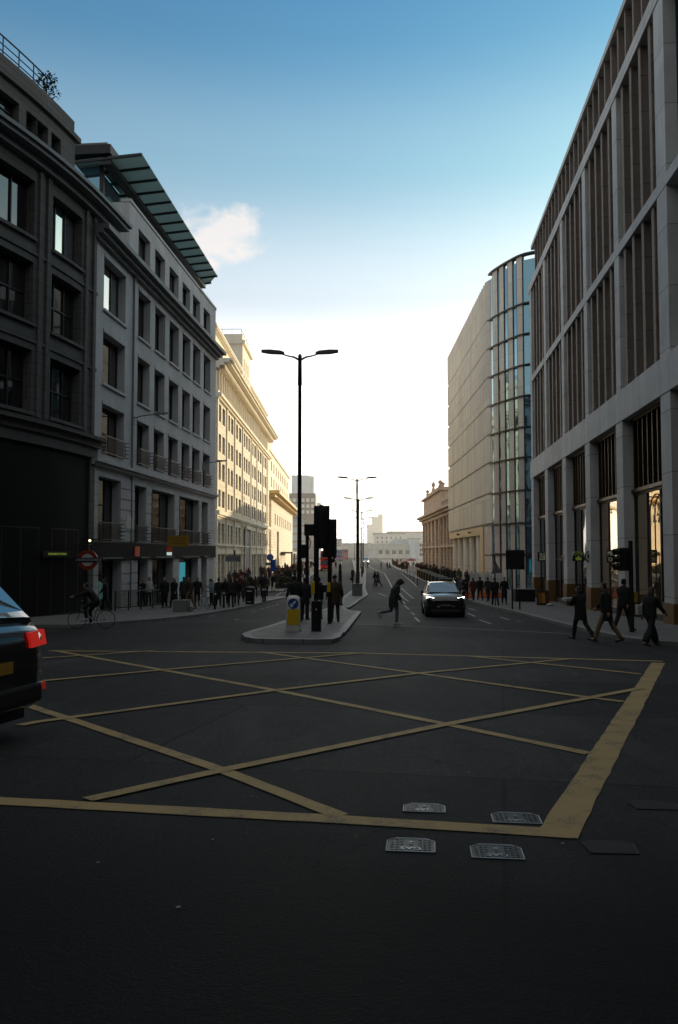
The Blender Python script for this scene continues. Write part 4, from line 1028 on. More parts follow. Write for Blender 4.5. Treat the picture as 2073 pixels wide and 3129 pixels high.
def signal_head(parent, x, y, z0, h, w=.36, back=.30, name='signal_head', board=True, face=1):
    """traffic signal seen from behind: lamps face +y"""
    m = MB(); n = 3; m.box(x-w/2, x+w/2, y-.02, y+back, z0, z0+h)
    m.box(x-w*.35, x+w*.35, y-.05, y-.02, z0+.06, z0+h-.06); o = m.build(name, 'black', parent, bevel=.02)
    if board: q = MB(); q.box(x-w/2-.09, x+w/2+.09, y+back-.03, y+back, z0-.09, z0+h+.09); q.build('backing_board', 'black', o)
    for k in range(n):
        q = MB(); zc = z0+h*(k+.5)/n; r = h/n*.36
        q.tube([(x, y+back, zc), (x, y+back+.18, zc)], [r, r*1.02], 14, caps=False); q.tube([(x, y+back, zc), (x, y+back+.012, zc)], r*.95, 14); q.build('lamp_hood', 'black', o)
    return o
def island_signals():
    p = put(967, 1929, KH); t = thing('traffic_signal', 'tallest traffic signal on the island, seen from behind, on a thick black post', 'traffic signal', p, 0, 'traffic signals on the island')
    m = MB(); m.cyl(0, 0, 0, .98, .165, .165, 16); m.cyl(0, 0, .98, 1.02, .165, .09, 16); m.cyl(0, 0, 1.02, 4.0, .085, .085, 14); m.build('pole', 'black', t)
    o = signal_head(t, .17, .02, 2.78, 1.25, .34); m = MB(); m.tube([(.17-.1,.15,4.03),(.17-.05,.15,4.12),(.17+.05,.15,4.09)], .04, 8); m.box(-.05, .2, .03, .12, 3.0, 3.06); m.build('bracket', 'black', o)
    signal_head(t, -.36, .1, 3.1, .36, .36, .24, 'signal_box', False) if False else None
    m = MB(); m.box(-.40, -.03, -.02, .22, 3.12, 3.5); m.build('signal_box', 'black', t, bevel=.02)
    m = MB(); m.box(-.165, -.045, -.2, -.08, 1.22, 1.62); b = m.build('push_button_box', 'yellow', t, bevel=.01)
    m = MB(); m.prism([(.025*cos(a), .72+.025*sin(a)) for a in [2*pi*i/10 for i in range(10)]], -.175, -.165); m.build('badge', 'white', t)
    p = put(1008, 1906, KH); t = thing('traffic_signal', 'slimmer traffic signal behind and right of the tallest one', 'traffic signal', p, 0, 'traffic signals on the island')
    m = MB(); m.cyl(0, 0, 0, 4.0, .085, .08, 14); m.build('pole', 'black', t)
    signal_head(t, .0, .0, 2.65, 1.3, .36); m = MB(); m.box(.12, .24, -.02, .22, 2.5, 3.05); m.box(.05, .2, -.05, .05, 2.35, 2.5); m.build('pedestrian_head', 'black', t, bevel=.01)
    m = MB(); m.box(-.10, .03, -.19, -.07, 1.22, 1.58); m.build('push_button_box', 'yellow', t, bevel=.01)
    p = put(939, 1893, KH); t = thing('pedestrian_signal', 'pedestrian signal with a rounded green-man box on a pole behind the waiting people', 'traffic signal', p)
    m = MB(); m.cyl(0, 0, 0, 3.6, .075, .07, 12); m.tube([(.05,0,3.55),(.15,0,3.3),(.12,0,3.1),(.02,0,2.95)], .02, 6); m.build('pole', 'black', t)
    m = MB(); m.box(-.30, -.02, -.12, .14, 2.62, 3.2); o = m.build('pedestrian_head', 'black', t, bevel=.03)
    for z in (2.77, 3.05): q = MB(); q.tube([(-.3, 0, z), (-.42, 0, z)], [.12, .13], 12, caps=False); q.build('lamp_hood', 'black', o)
    # tapering black post and repeater signal behind
    p = put(1040, 1850, KH); t = thing('marker_post', 'tapering black marker post on the median behind the island', 'post', p)
    m = MB(); m.tube([(0,0,0),(0,0,.12),(0,0,.14),(0,0,2.4),(0,0,2.62),(0,0,2.72)], [.2,.2,.15,.10,.08,.03], 14); m.build('shaft', 'black', t); m = MB(); m.cyl(0,0,2.30,2.36,.112,.108,14); m.build('collar', 'lead', t)
    p = put(1078, 1813, KH); t = thing('pedestrian_signal', 'short pedestrian signal at the narrow start of the median', 'traffic signal', p)
    m = MB(); m.cyl(0, 0, 0, 2.0, .06, .06, 10); m.build('pole', 'black', t); m = MB(); m.box(-.14, .14, -.1, .14, 1.5, 2.15); m.box(-.24, .1, -.1, .1, 1.18, 1.46); m.build('signal_head', 'black', t, bevel=.02)
island_signals()

def right_signal():
    p = put(1932, 1941, KH*.2); p.z = gz(p.y)+.1; t = thing('traffic_signal', 'dark traffic signal on the right pavement edge beside the walkers', 'traffic signal', p)
    m = MB(); m.cyl(0, 0, 0, 2.95, .075, .07, 12); m.build('pole', 'black', t)
    m = MB(); m.box(-.38, -.10, -.1, .2, 1.98, 2.72); o = m.build('signal_head', 'black', t, bevel=.02)
    for k in range(3):
        z = 2.12+k*.24; q = MB(); q.tube([(-.38, 0, z), (-.55, 0, z-.02)], [.10, .105], 12, caps=False); q.build('lamp_hood', 'black', o)
    m = MB(); m.box(-.12, .05, -.03, .03, 2.2, 2.25); m.box(-.12, .05, -.03, .03, 2.55, 2.6); m.build('bracket', 'black', t)
    m = MB(); m.box(.06, .17, -.12, .0, .98, 1.3); m.build('push_button_box', 'yellow_dull', t, bevel=.01)
right_signal()

# sign backs and posts on the right pavement
def right_signs():
    p = put(1573, 1862, KH); k = p.y/F; t = thing('road_sign', 'big dark rectangular road sign seen from behind on twin posts, right pavement', 'road sign', p)
    m = MB(); m.cyl(-.12, 0, 0, 2.6, .05, .05, 10); m.build('post', 'black', t); m = MB(); m.cyl(.32, .1, 0, 1.15, .05, .05, 10); m.build('stub_post', 'black', t)
    z0 = EZ+(1690-1740)*k-p.z; m = MB(); m.box(-.48, .60, -.06, -.02, z0, z0+1.12); m.box(-.4, .5, -.02, .03, z0+.2, z0+.26); m.box(-.4, .5, -.02, .03, z0+.85, z0+.91); m.build('sign_panel', 'black', t, bevel=.03)
    p = put(1514, 1850, KH); k = p.y/F; t = thing('warning_sign', 'dark triangular warning sign seen from behind on a slim post', 'road sign', p)
    m = MB(); m.cyl(0, 0, 0, 3.2, .045, .045, 10); m.build('post', 'black', t)
    z0 = EZ+(1690-1753)*k-p.z; m = MB(); m.prism([(-.26, z0), (.42, z0+.05), (.05, z0+.78)], -.07, -.05); m.build('triangle', 'lead', t)
    # low dark cabinet
    p = put(1602, 1838, KH); t = thing('utility_cabinet', 'low black street cabinet with a pale lid at the pavement back', 'cabinet', p)
    m = MB(); m.box(-.75, .75, -.3, .35, 0, .85); m.build('body', 'black', t, bevel=.02); m = MB(); m.box(-.8, .8, -.35, .4, .85, .93); m.build('lid', 'lead', t, bevel=.02)
    m = MB(); m.box(-.75, -.68, -.32, -.3, .05, .82); m.build('hinge', 'lead', t)
    # menu board
    p = put(1660, 1849, KH); t = thing('menu_board', 'colourful folding menu board between the stone piers', 'sign board', p)
    m = MB(); m.hexa([(-.36,-.25,0),(.36,-.25,0),(.36,-.2,0),(-.36,-.2,0)], [(-.36,-.03,.95),(.36,-.03,.95),(.36,.02,.95),(-.36,.02,.95)]); m.hexa([(-.36,.2,0),(.36,.2,0),(.36,.25,0),(-.36,.25,0)], [(-.36,.02,.95),(.36,.02,.95),(.36,.06,.95),(-.36,.06,.95)]); m.build('frame', 'black', t)
    for k, (c, x) in enumerate((('rust', -.22), ('yellow_dull', .0), ('maroon', .2))):
        m = MB(); m.hexa([(x-.1,-.225,.15),(x+.1,-.225,.15),(x+.1,-.222,.15),(x-.1,-.222,.15)], [(x-.1,-.075,.8),(x+.1,-.075,.8),(x+.1,-.072,.8),(x-.1,-.072,.8)]); m.build('poster', 'cl_'+c if c != 'yellow_dull' else c, t)
    p = put(1680, 1852, KH); t = thing('crumpled_bag', 'small crumpled white bag on the pavement by the menu board', 'litter', p)
    m = MB(); m.ball((0,0,.08), (.2,.13,.10)); m.ball((.12,.03,.06), (.12,.1,.07)); m.build('bag', 'offwhite', t)
right_signs()

# projecting signs along the right shopfronts
def blade(name, label, px0, py0, px1, py1, s_y, shape, mat):
    a = at(px0, py0, s_y); b = at(px1, py1, s_y); c = (a+b)/2; t = thing(name, label, 'shop sign', c, 0, 'projecting shop signs'); w, h = (b.x-a.x)/2, (a.z-b.z)/2
    m = MB()
    if shape == 'box': m.box(-w, w, -.06, .06, -h, h)
    elif shape == 'disc': m.prism([(w*cos(x), h*sin(x)) for x in [2*pi*i/36 for i in range(36)]], -.07, .07)
    elif shape == 'arch': m.prism([(-w, -h), (w, -h)]+[(w*cos(x), -h*.1+h*1.1*sin(x)) for x in [pi*i/20 for i in range(21)]], -.06, .06)
    elif shape == 'diamond': m.prism([(0, -h), (w, 0), (0, h), (-w, 0)], -.05, .05)
    m.build('panel', mat, t); m = MB(); m.box(w-.02, w+.5, -.03, .03, h*.5, h*.5+.05); m.build('bracket', 'black', t)
    return t, w, h
def blades():
    t, w, h = blade('shop_sign', 'square black bar sign lettered in three lines', 1643, 1687, 1672, 1715, 61.5, 'box', 'black')
    for i, s in enumerate(('BE AT', 'ONE', 'BAR')): letters('lettering', s, .26, 'sign_text', t, (0, -.065, h*.55-i*h*.55), w*(1.25 if i else 1.1))
    t, w, h = blade('shop_sign', 'small white diamond sign hanging beside a stone pier', 1716, 1686, 1731, 1719, 53, 'diamond', 'black')
    m = MB(); q = [(0, -h), (w, 0), (0, h), (-w, 0)]; m.prism([(x*.92, z*.92) for x, z in q], -.058, -.051); d = m.build('white_face', 'offwhite', t)
    m = MB(); m.prism([(-w*.5, -h*.12), (0, -h*.5), (w*.5, -h*.12), (w*.5, h*.12), (0, h*.5), (-w*.5, h*.12)], -.062, -.0585); m.build('mark', 'black', d)
    t, w, h = blade('shop_sign', 'arched dark green coffee sign with lime lettering', 1749, 1683, 1786, 1715, 46.6, 'arch', 'darkgreen')
    me = text('COFFEE', .25, w*1.35)
    for v in me.vertices: v.co.z += (.12-(v.co.x/w)**2*.22)
    me.materials.append(M['lime_text']); obj('lettering', me, t, (0, -.065, h*.2))
    m = MB()
    for k in range(16):
        a0, a1 = pi*k/16, pi*(k+1)/16; m.tube([(w*.96*cos(a0), -.07, -h*.1+h*1.04*sin(a0)), (w*.96*cos(a1), -.07, -h*.1+h*1.04*sin(a1))], .012, 5)
    m.build('rim', 'lead', t); m = MB()
    for z, ww in ((-.35, .45), (-.55, .55), (-.75, .4)): m.box(-w*ww, w*ww, -.068, -.06, h*z-.02, h*z+.03)
    m.prism([(-.06, -h*.2), (.06, -h*.2), (.02, h*.05), (.0, h*.15), (-.02, h*.05)], -.068, -.06); m.build('small_lettering', 'lime_text', t)
    t, w, h = blade('shop_sign', 'round green and white sign with a dark leaf emblem', 1785, 1683, 1821, 1718, 45.2, 'disc', 'green')
    for r0, mt, y in ((.80, 'offwhite', -.075), (.50, 'black', -.08)):
        m = MB(); m.prism([(w*r0*cos(x), h*r0*sin(x)) for x in [2*pi*i/32 for i in range(32)]], y, y+.006); m.build('disc', mt, t)
    m = MB(); q = [(0,-.34),(.06,-.12),(.28,-.2),(.2,.02),(.30,.12),(.12,.14),(0,.36),(-.12,.14),(-.30,.12),(-.2,.02),(-.28,-.2),(-.06,-.12)]; m.prism([(x*w*1.1, z*h*1.1) for x, z in q], -.086, -.081); m.build('emblem', 'hair_brown', t)
    t, w, h = blade('shop_sign', 'dark upright sign with two rows of pale strokes left of the right-hand signal', 1853, 1680, 1878, 1720, 38.5, 'box', 'black')
    letters('lettering', 'MII', .30, 'sign_text', t, (-.02, -.07, h*.42), w*1.3); letters('lettering', 'TOAI', .26, 'sign_text', t, (0, -.07, -h*.5), w*1.4)
blades()

# ------------------------------------------------------------------ left pavement
def roundel():
    a = at(237, 1680, 40.2); b = at(300, 1742, 40.2); c = (a+b)/2; t = thing('station_roundel', 'round red station sign with a dark blue name bar, by the black ground floor', 'sign', c)
    R = .50; m = MB(); n = 40
    for (r0, r1, y) in ((R, R*.62, -.06),):
        vs = []
        for i in range(n):
            x = 2*pi*i/n
            for r in (r0, r1):
                for yy in (y, .06): vs.append((r*cos(x), yy, r*sin(x)))
        fs = []
        for i in range(n):
            j = (i+1) % n; A, B = 4*i, 4*j; fs += [(A, B, B+2, A+2), (A+1, A+3, B+3, B+1), (A, A+1, B+1, B), (A+2, B+2, B+3, A+3)]
        m.add(vs, fs)
    m.build('red_ring', 'red', t)
    m = MB(); m.prism([(R*.615*cos(x), R*.615*sin(x)) for x in [2*pi*i/32 for i in range(32)]], -.045, .045); m.build('white_disc', 'offwhite', t)
    m = MB(); m.box(-R*1.28, R*1.28, -.075, .075, -.115, .115); q = m.build('name_bar', 'navy', t); letters('lettering', 'UNDERGROUND', .17, 'offwhite', q, (0, -.08, 0), 1.16)
    m = MB(); m.tube([(-.9, .25, .75), (.6, .25, .75)], .03, 6); m.tube([(0, .25, .75), (0, .02, .48)], .025, 6); m.build('bracket', 'black', t)
    p = at(275, 1652, 40.5); t = thing('bulkhead_lamp', 'tiny glowing lamp above the round station sign', 'lamp', p); m = MB(); m.ball((0,0,0), .06, seg=8, rings=5); m.build('bulb', 'warm_bulb', t); m = MB(); m.box(-.45, .35, .0, .12, .03, .1); m.build('bracket', 'black', t)
    p = at(545, 1653, 52.5); t = thing('letting_board', 'dull yellow board with dark lettering above the shop fascia', 'sign board', p); m = MB(); m.box(-.69, .69, -.03, .03, -.36, .36); m.build('panel', 'yellow_dull', t)
    for i, z in enumerate((.18, 0, -.17)): q = MB(); q.box(-.48+.05*i, .5-.04*i, -.036, -.031, z-.025, z+.025); q.build('lettering_line', 'plinth', t)
    p = at(518, 1692, 51.5); t = thing('shop_sign', 'small glowing white sign below the yellow board', 'shop sign', p); m = MB(); m.box(-.16, .16, -.04, .04, -.10, .10); m.build('panel', 'white_lit', t); m = MB(); m.box(-.16, .16, -.04, .04, .14, .42); m.build('red_panel', 'shop_red', t)
roundel()
def railing():
    A = put(352, 1868, KH); B = put(500, 1856, KH); d = Vector((B.x-A.x, B.y-A.y, 0)); L = d.length; t = thing('guard_railing', 'black guard railing with upright bars on the left pavement', 'railing', A, atan2(d.y, d.x)); t.location.z = A.z; dz = (B.z-A.z)
    n = 4
    for i in range(n+1):
        x = L*i/n; m = MB(); z = dz*i/n; m.box(x-.03, x+.03, -.03, .03, z-.1, z+1.12); m.build('post', 'black', t)
    m = MB(); m.hexa([(0,-.025,1.05),(L,-.025,1.05+dz),(L,.025,1.05+dz),(0,.025,1.05)], [(0,-.025,1.12),(L,-.025,1.12+dz),(L,.025,1.12+dz),(0,.025,1.12)]); m.build('top_rail', 'lead', t)
    m = MB(); m.hexa([(0,-.02,.15),(L,-.02,.15+dz),(L,.02,.15+dz),(0,.02,.15)], [(0,-.02,.2),(L,-.02,.2+dz),(L,.02,.2+dz),(0,.02,.2)])
    k = int(L/.13)
    for i in range(k): x = L*i/k; m.box(x-.009, x+.009, -.009, .009, .2+dz*x/L, 1.05+dz*x/L)
    m.build('bars', 'black', t)
railing()
def bollard(label, px, py, h=1.0, r=.07):
    t = thing('bollard', label, 'bollard', put(px, py, KH), 0, 'black bollards with white bands'); m = MB(); m.cyl(0, 0, 0, h-.02, r, r, 12); m.cyl(0, 0, h-.02, h+.03, r*1.1, r*.6, 12); m.build('post', 'black', t)
    m = MB(); m.cyl(0, 0, h-.16, h-.08, r+.006, r+.006, 12); m.build('white_band', 'white', t)
for x, y, l in ((657, 1862, 'black bollard with white band in front of the light blue coat'), (684, 1857, 'black bollard just right of the one by the light blue coat'), (804, 1839, 'left one of two bollards near the kerb end'), (811, 1838, 'right one of two bollards near the kerb end')): bollard(l, x, y)
def left_bits():
    p = put(764, 1846, KH); t = thing('litter_bin', 'black litter bin with a pale slot near the kerb', 'bin', p); m = MB(); m.cyl(0, 0, 0, 1.05, .30, .34, 16); m.build('body', 'black', t); m = MB(); m.ball((0,0,1.05), (.36,.36,.16), seg=16); m.build('hood', 'black', t); m = MB(); m.box(-.16, .16, -.36, -.30, .86, .92); m.box(-.13, .13, -.33, -.28, .15, .19); m.build('slot_plate', 'white', t)
    p = put(555, 1869, KH); t = thing('stone_block', 'low grey stone security block on the left pavement', 'street block', p); m = MB(); m.prism([(-.4,-.3),(.36,-.34),(.42,.3),(-.38,.34)], 0, .62, 'z'); m.build('block', 'kerb', t, bevel=.04); m = MB(); m.box(.45, .6, -.2, .2, 0, .3); m.build('side_block', 'kerb', t, bevel=.03)
    p = put(863, 1797, KH); t = thing('hedge_planter', 'long dark planter box topped with a clipped green hedge', 'planter', p); m = MB(); m.box(-.75, 1.6, -.4, .4, 0, .45); m.build('box', 'black', t, bevel=.02); m = MB()
    for i in range(900):
        x, y, z = random.uniform(-.75, 1.6), random.uniform(-.4, .4), random.uniform(.45, 1.25); q = Vector((x, y, z)); d = Vector((random.gauss(0,1), random.gauss(0,1), random.gauss(0,1))).normalized()*.09; e = d.orthogonal()*.6; m.add([q-d, q+e, q+d, q-e], [(0,1,2,3)])
    m.build('hedge', 'hedge', t)
    p = put(830, 1800, KH); t = thing('bus_stop', 'bus stop pole with round blue flag and dark blue panel at the kerb end', 'bus stop', p); k = p.y/F; m = MB(); m.cyl(0, 0, 0, 3.5, .05, .05, 10); m.build('pole', 'lead', t)
    zc = EZ+(1690-1703)*k-p.z; m = MB(); m.prism([(-.15+.36*cos(a), zc+.36*sin(a)) for a in [2*pi*i/20 for i in range(20)]], -.04, .04); m.build('round_flag', 'coach_blue', t); m = MB(); m.box(-.1, .45, -.05, .05, zc-1.5, zc-.25); m.build('route_panel', 'blue', t); m = MB(); m.box(-.6, .1, -.05, .05, zc-.85, zc-.55); m.build('name_plate', 'lead', t)
    p = put(711, 1812, KH); k = p.y/F; t = thing('direction_sign', 'wide grey direction sign seen side-on above the left crowd', 'road sign', p); zc = EZ+(1690-1707)*k-p.z; m = MB(); m.cyl(.15, 0, 0, zc+.8, .05, .05, 10); m.build('post', 'black', t); m = MB(); m.box(-.68, .72, -.08, -.05, zc-.27, zc+.27); m.build('panel', 'lead', t); m = MB(); m.box(.1, .25, -.1, .1, zc+.3, zc+.75); m.build('top_light', 'black', t)
left_bits()

# ------------------------------------------------------------------ right side barriers
def security_blocks():
    a = put(1290, 1762, KH); b = put(1366, 1800, KH); N = 9; proto = None
    for k in range(N):
        q = a+(b-a)*k/(N-1); q.z = gz(q.y)+KH; lab = ['%s dark security block of the row by the right crowd' % w for w in ('first and farthest', 'second', 'third', 'fourth', 'fifth, middle', 'sixth', 'seventh', 'eighth', 'ninth and nearest')][k]
        if proto is None:
            proto = t = thing('security_block', lab, 'barrier', q, radians(-38), 'row of dark slanted security blocks')
            m = MB(); m.prism([(-.30, 0), (.30, 0), (.30, .78), (-.30, 1.12)], -.75, .75, 'x'); m.build('body', 'black', t, bevel=.02)
            m = MB(); m.prism([(-.33, 1.125), (.33, .785), (.33, .84), (-.33, 1.18)], -.78, .78, 'x'); m.build('top_plate', 'offwhite', t); m = MB(); m.box(-.78, -.755, -.32, -.24, .02, 1.1); m.build('painted_lit_edge', 'gold', t)  # gold strip paints in the light on the block's left edge
        else: dup(proto, lab, q, radians(-38))
    a = put(1244, 1740, KH); b = put(1283, 1757, KH); d = b-a; t = thing('barrier_fence', 'low black barrier fence just beyond the security blocks', 'barrier', a, atan2(d.y, d.x)); L = Vector((d.x, d.y)).length
    m = MB(); m.box(0, L, -.04, .04, .1, 1.0); m.build('panel', 'black', t); m = MB(); m.box(0, L, -.06, .06, 1.0, 1.08); m.build('top_rail', 'lead', t)
    a = put(1216, 1732, KH); proto = None
    for k in range(4):
        q = put(1213+8*k, 1727+4*k, KH); lab = '%s black block beside the far right kerb' % ('farthest', 'second farthest', 'third farthest', 'nearest')[k]
        if proto is None:
            proto = t = thing('security_block', lab, 'barrier', q, radians(-30), 'black blocks along the far right kerb'); m = MB(); m.prism([(-.5, 0), (.5, 0), (.45, 1.0), (-.45, 1.0)], -.7, .7, 'x'); m.build('body', 'black', t, bevel=.03); m = MB(); m.box(-.72, .72, -.47, .47, 1.0, 1.05); m.build('top_plate', 'lead', t)
        else: dup(proto, lab, q)
    proto = None
    for k, (x, y) in enumerate(((1229, 1752), (1236, 1757), (1245, 1762), (1253, 1767), (1264, 1776), (1276, 1790))):
        q = put(x, y); lab = '%s thin black lane marker post on the right lane' % ('first and farthest', 'second', 'third', 'fourth', 'fifth', 'sixth and nearest')[k]
        if proto is None:
            proto = t = thing('lane_post', lab, 'post', q, 0, 'lane marker posts'); m = MB(); m.cyl(0,0,0,.06,.16,.12,12); m.build('base', 'tyre', t); m = MB(); m.cyl(0,0,.06,.85,.05,.045,10); m.build('post', 'black', t)
        else: dup(proto, lab, q)
    a = put(1436, 1822, KH); a = at(1438, 1812, 74); b = at(1540, 1822, 69); a.z = gz(74)+KH; b.z = gz(69)+KH; d = b-a; t = thing('site_fence', 'tall pale mesh site fence behind the orange barriers', 'fence', a, atan2(d.y, d.x)); L = Vector((d.x, d.y)).length
    n = 5
    for i in range(n+1): x = L*i/n; m = MB(); m.cyl(x, 0, 0, 2.0, .03, .03, 8); m.build('post', 'offwhite', t)
    for i in range(n):
        m = MB(); x0, x1 = L*i/n+.06, L*(i+1)/n-.06
        for k in range(13): x = x0+(x1-x0)*k/12; m.box(x-.012, x+.012, -.01, .01, .15, 1.95)
        for k in range(6): z = .15+1.8*k/5; m.box(x0, x1, -.012, .012, z-.012, z+.012)
        m.build('mesh_panel', 'offwhite', t)
    proto = None
    for k, (x, y, l) in enumerate(((1436, 1828, 'leftmost orange barrier, mostly hidden by walkers'), (1478, 1836, 'second orange and white barrier from the left'), (1503, 1838, 'third orange and white barrier, between two walkers'), (1527, 1842, 'rightmost orange and white plastic barrier'))):
        q = at(x, y, 65.5); q.z = gz(65.5)+KH
        if proto is None:
            proto = t = thing('plastic_barrier', l, 'barrier', q, .15, 'orange and white plastic barriers')
            m = MB(); m.prism([(-.28,0),(.28,0),(.25,.15),(.12,.35),(.10,.98),(-.10,.98),(-.12,.35),(-.25,.15)], -.38, .38, 'x'); m.build('body', 'orange', t, bevel=.03)
            for z in (.5, .68, .86): m = MB(); m.box(-.3, .3, -.128, -.11, z-.05, z+.02); m.build('white_stripe', 'white', t)
        else: dup(proto, l, q, random.uniform(-.2, .3))
    t = thing('market_umbrella', 'small red umbrella over the far right crowd', 'umbrella', put(1258, 1741, KH)); m = MB(); m.cyl(0,0,0,2.4,.04,.04,8); m.build('pole', 'black', t); m = MB(); m.tube([(0,0,2.0),(0,0,2.35),(0,0,2.6)], [1.5,.9,.05], 8, smooth=False); m.build('canopy', 'red', t)
security_blocks()

# ------------------------------------------------------------------ iron covers in the road
def covers():
    proto = None
    for (x, y, w, d, lab) in ((1297, 2470, .31, .22, 'far left gas cover, just beyond the yellow line'), (1577, 2501, .34, .25, 'far right gas cover, touching the yellow line corner'), (1256, 2584, .31, .26, 'near left gas cover, on the camera side of the yellow line'), (1518, 2604, .32, .26, 'near right gas cover, on the camera side of the yellow line')):
        p = put(x, y); k = .007
        t = thing('gas_cover', lab, 'manhole cover', (p.x, p.y, p.z+.004), radians(-6), 'iron gas covers'); t.rotation_euler = (atan2(gz(p.y+.2)-gz(p.y-.2), .4), 0, radians(-6))
        c = .055; q = [(-w/2,-d/2),(w/2,-d/2),(w/2,d/2-c),(w/2-c,d/2),(-w/2+c,d/2),(-w/2,d/2-c)]
        m = MB(); m.prism(q, -.03, .001, 'z'); P_ = m; m = MB()
        for a, b in zip(q, q[1:]+q[:1]): m.tube([(a[0], a[1], .001), (b[0], b[1], .001)], .0045, 5)
        R_ = m; m = P_
        for i in range(9):
            for j in range(7):
                xx = -w/2+.035+(w-.07)*i/8; yy = -d/2+.03+(d-.06)*j/6
                if abs(xx) < .055 or abs(yy+d*.22) < .02 and abs(xx) < .08 or xx < -w*.36 and yy > d*.2: continue
                m.box(xx-.011, xx+.011, yy-.006, yy+.006, .001, .005, 1)
        o = m.build('plate', ['iron', 'iron_tread'], t); R_.build('rim', 'iron_letter', o)
        me = text('GAS', .062, .13)
        for v in me.vertices: v.co = (-v.co.x, -v.co.z*1.15, -v.co.y*.5)
        me.materials.append(M['iron_letter']); obj('lettering', me, o, (0, -d*.27, .003))
        me = text('D', .035); 
        for v in me.vertices: v.co = (-v.co.x, -v.co.z, -v.co.y*.6)
        me.materials.append(M['iron_worn']); obj('lettering', me, o, (-w*.40, d*.22, .003))
        m = MB(); m.cyl(0, .01, .001, .004, .012, .012, 10); m.build('keyhole', 'black', o); m = MB(); m.cyl(0, .055, .001, .004, .018, .018, 5); m.build('crest', 'iron_worn', o)
    for (x, y, w, d, lab) in ((1864, 2590, .33, .26, 'sunken dark cover near the yellow corner'), (2000, 2462, .36, .24, 'sunken dark cover right of the yellow border line')):
        p = put(x, y); t = thing('road_cover', lab, 'manhole cover', (p.x, p.y, p.z+.004)); t.rotation_euler = (-.036, 0, radians(-4)); c = .06; q = [(-w/2+c*.3,-d/2),(w/2-c*.3,-d/2),(w/2,d/2-c),(w/2-c,d/2),(-w/2+c,d/2),(-w/2,d/2-c)]
        m = MB(); m.prism(q, -.03, .003, 'z'); 
        for a, b in ((0, 5), (1, 2), (2, 3)): m.tube([(q[a][0], q[a][1], .004), (q[b][0], q[b][1], .004)], .003, 5, 1)
        m.build('plate', ['tyre', 'iron'], t)
M['iron_letter'] = plain('polished_iron', (.34,.35,.36), .35, .5, .2, scale=30)
M['iron_tread'] = plain('tread_iron', (.075,.08,.085), .45, .4, .3, scale=30)
M['iron'] = plain('cast_iron', (.018,.019,.021), .5, .3, .3, scale=30)
M['iron_worn'] = plain('worn_iron', (.16,.17,.18), .4, .5, .3, scale=30)
covers()
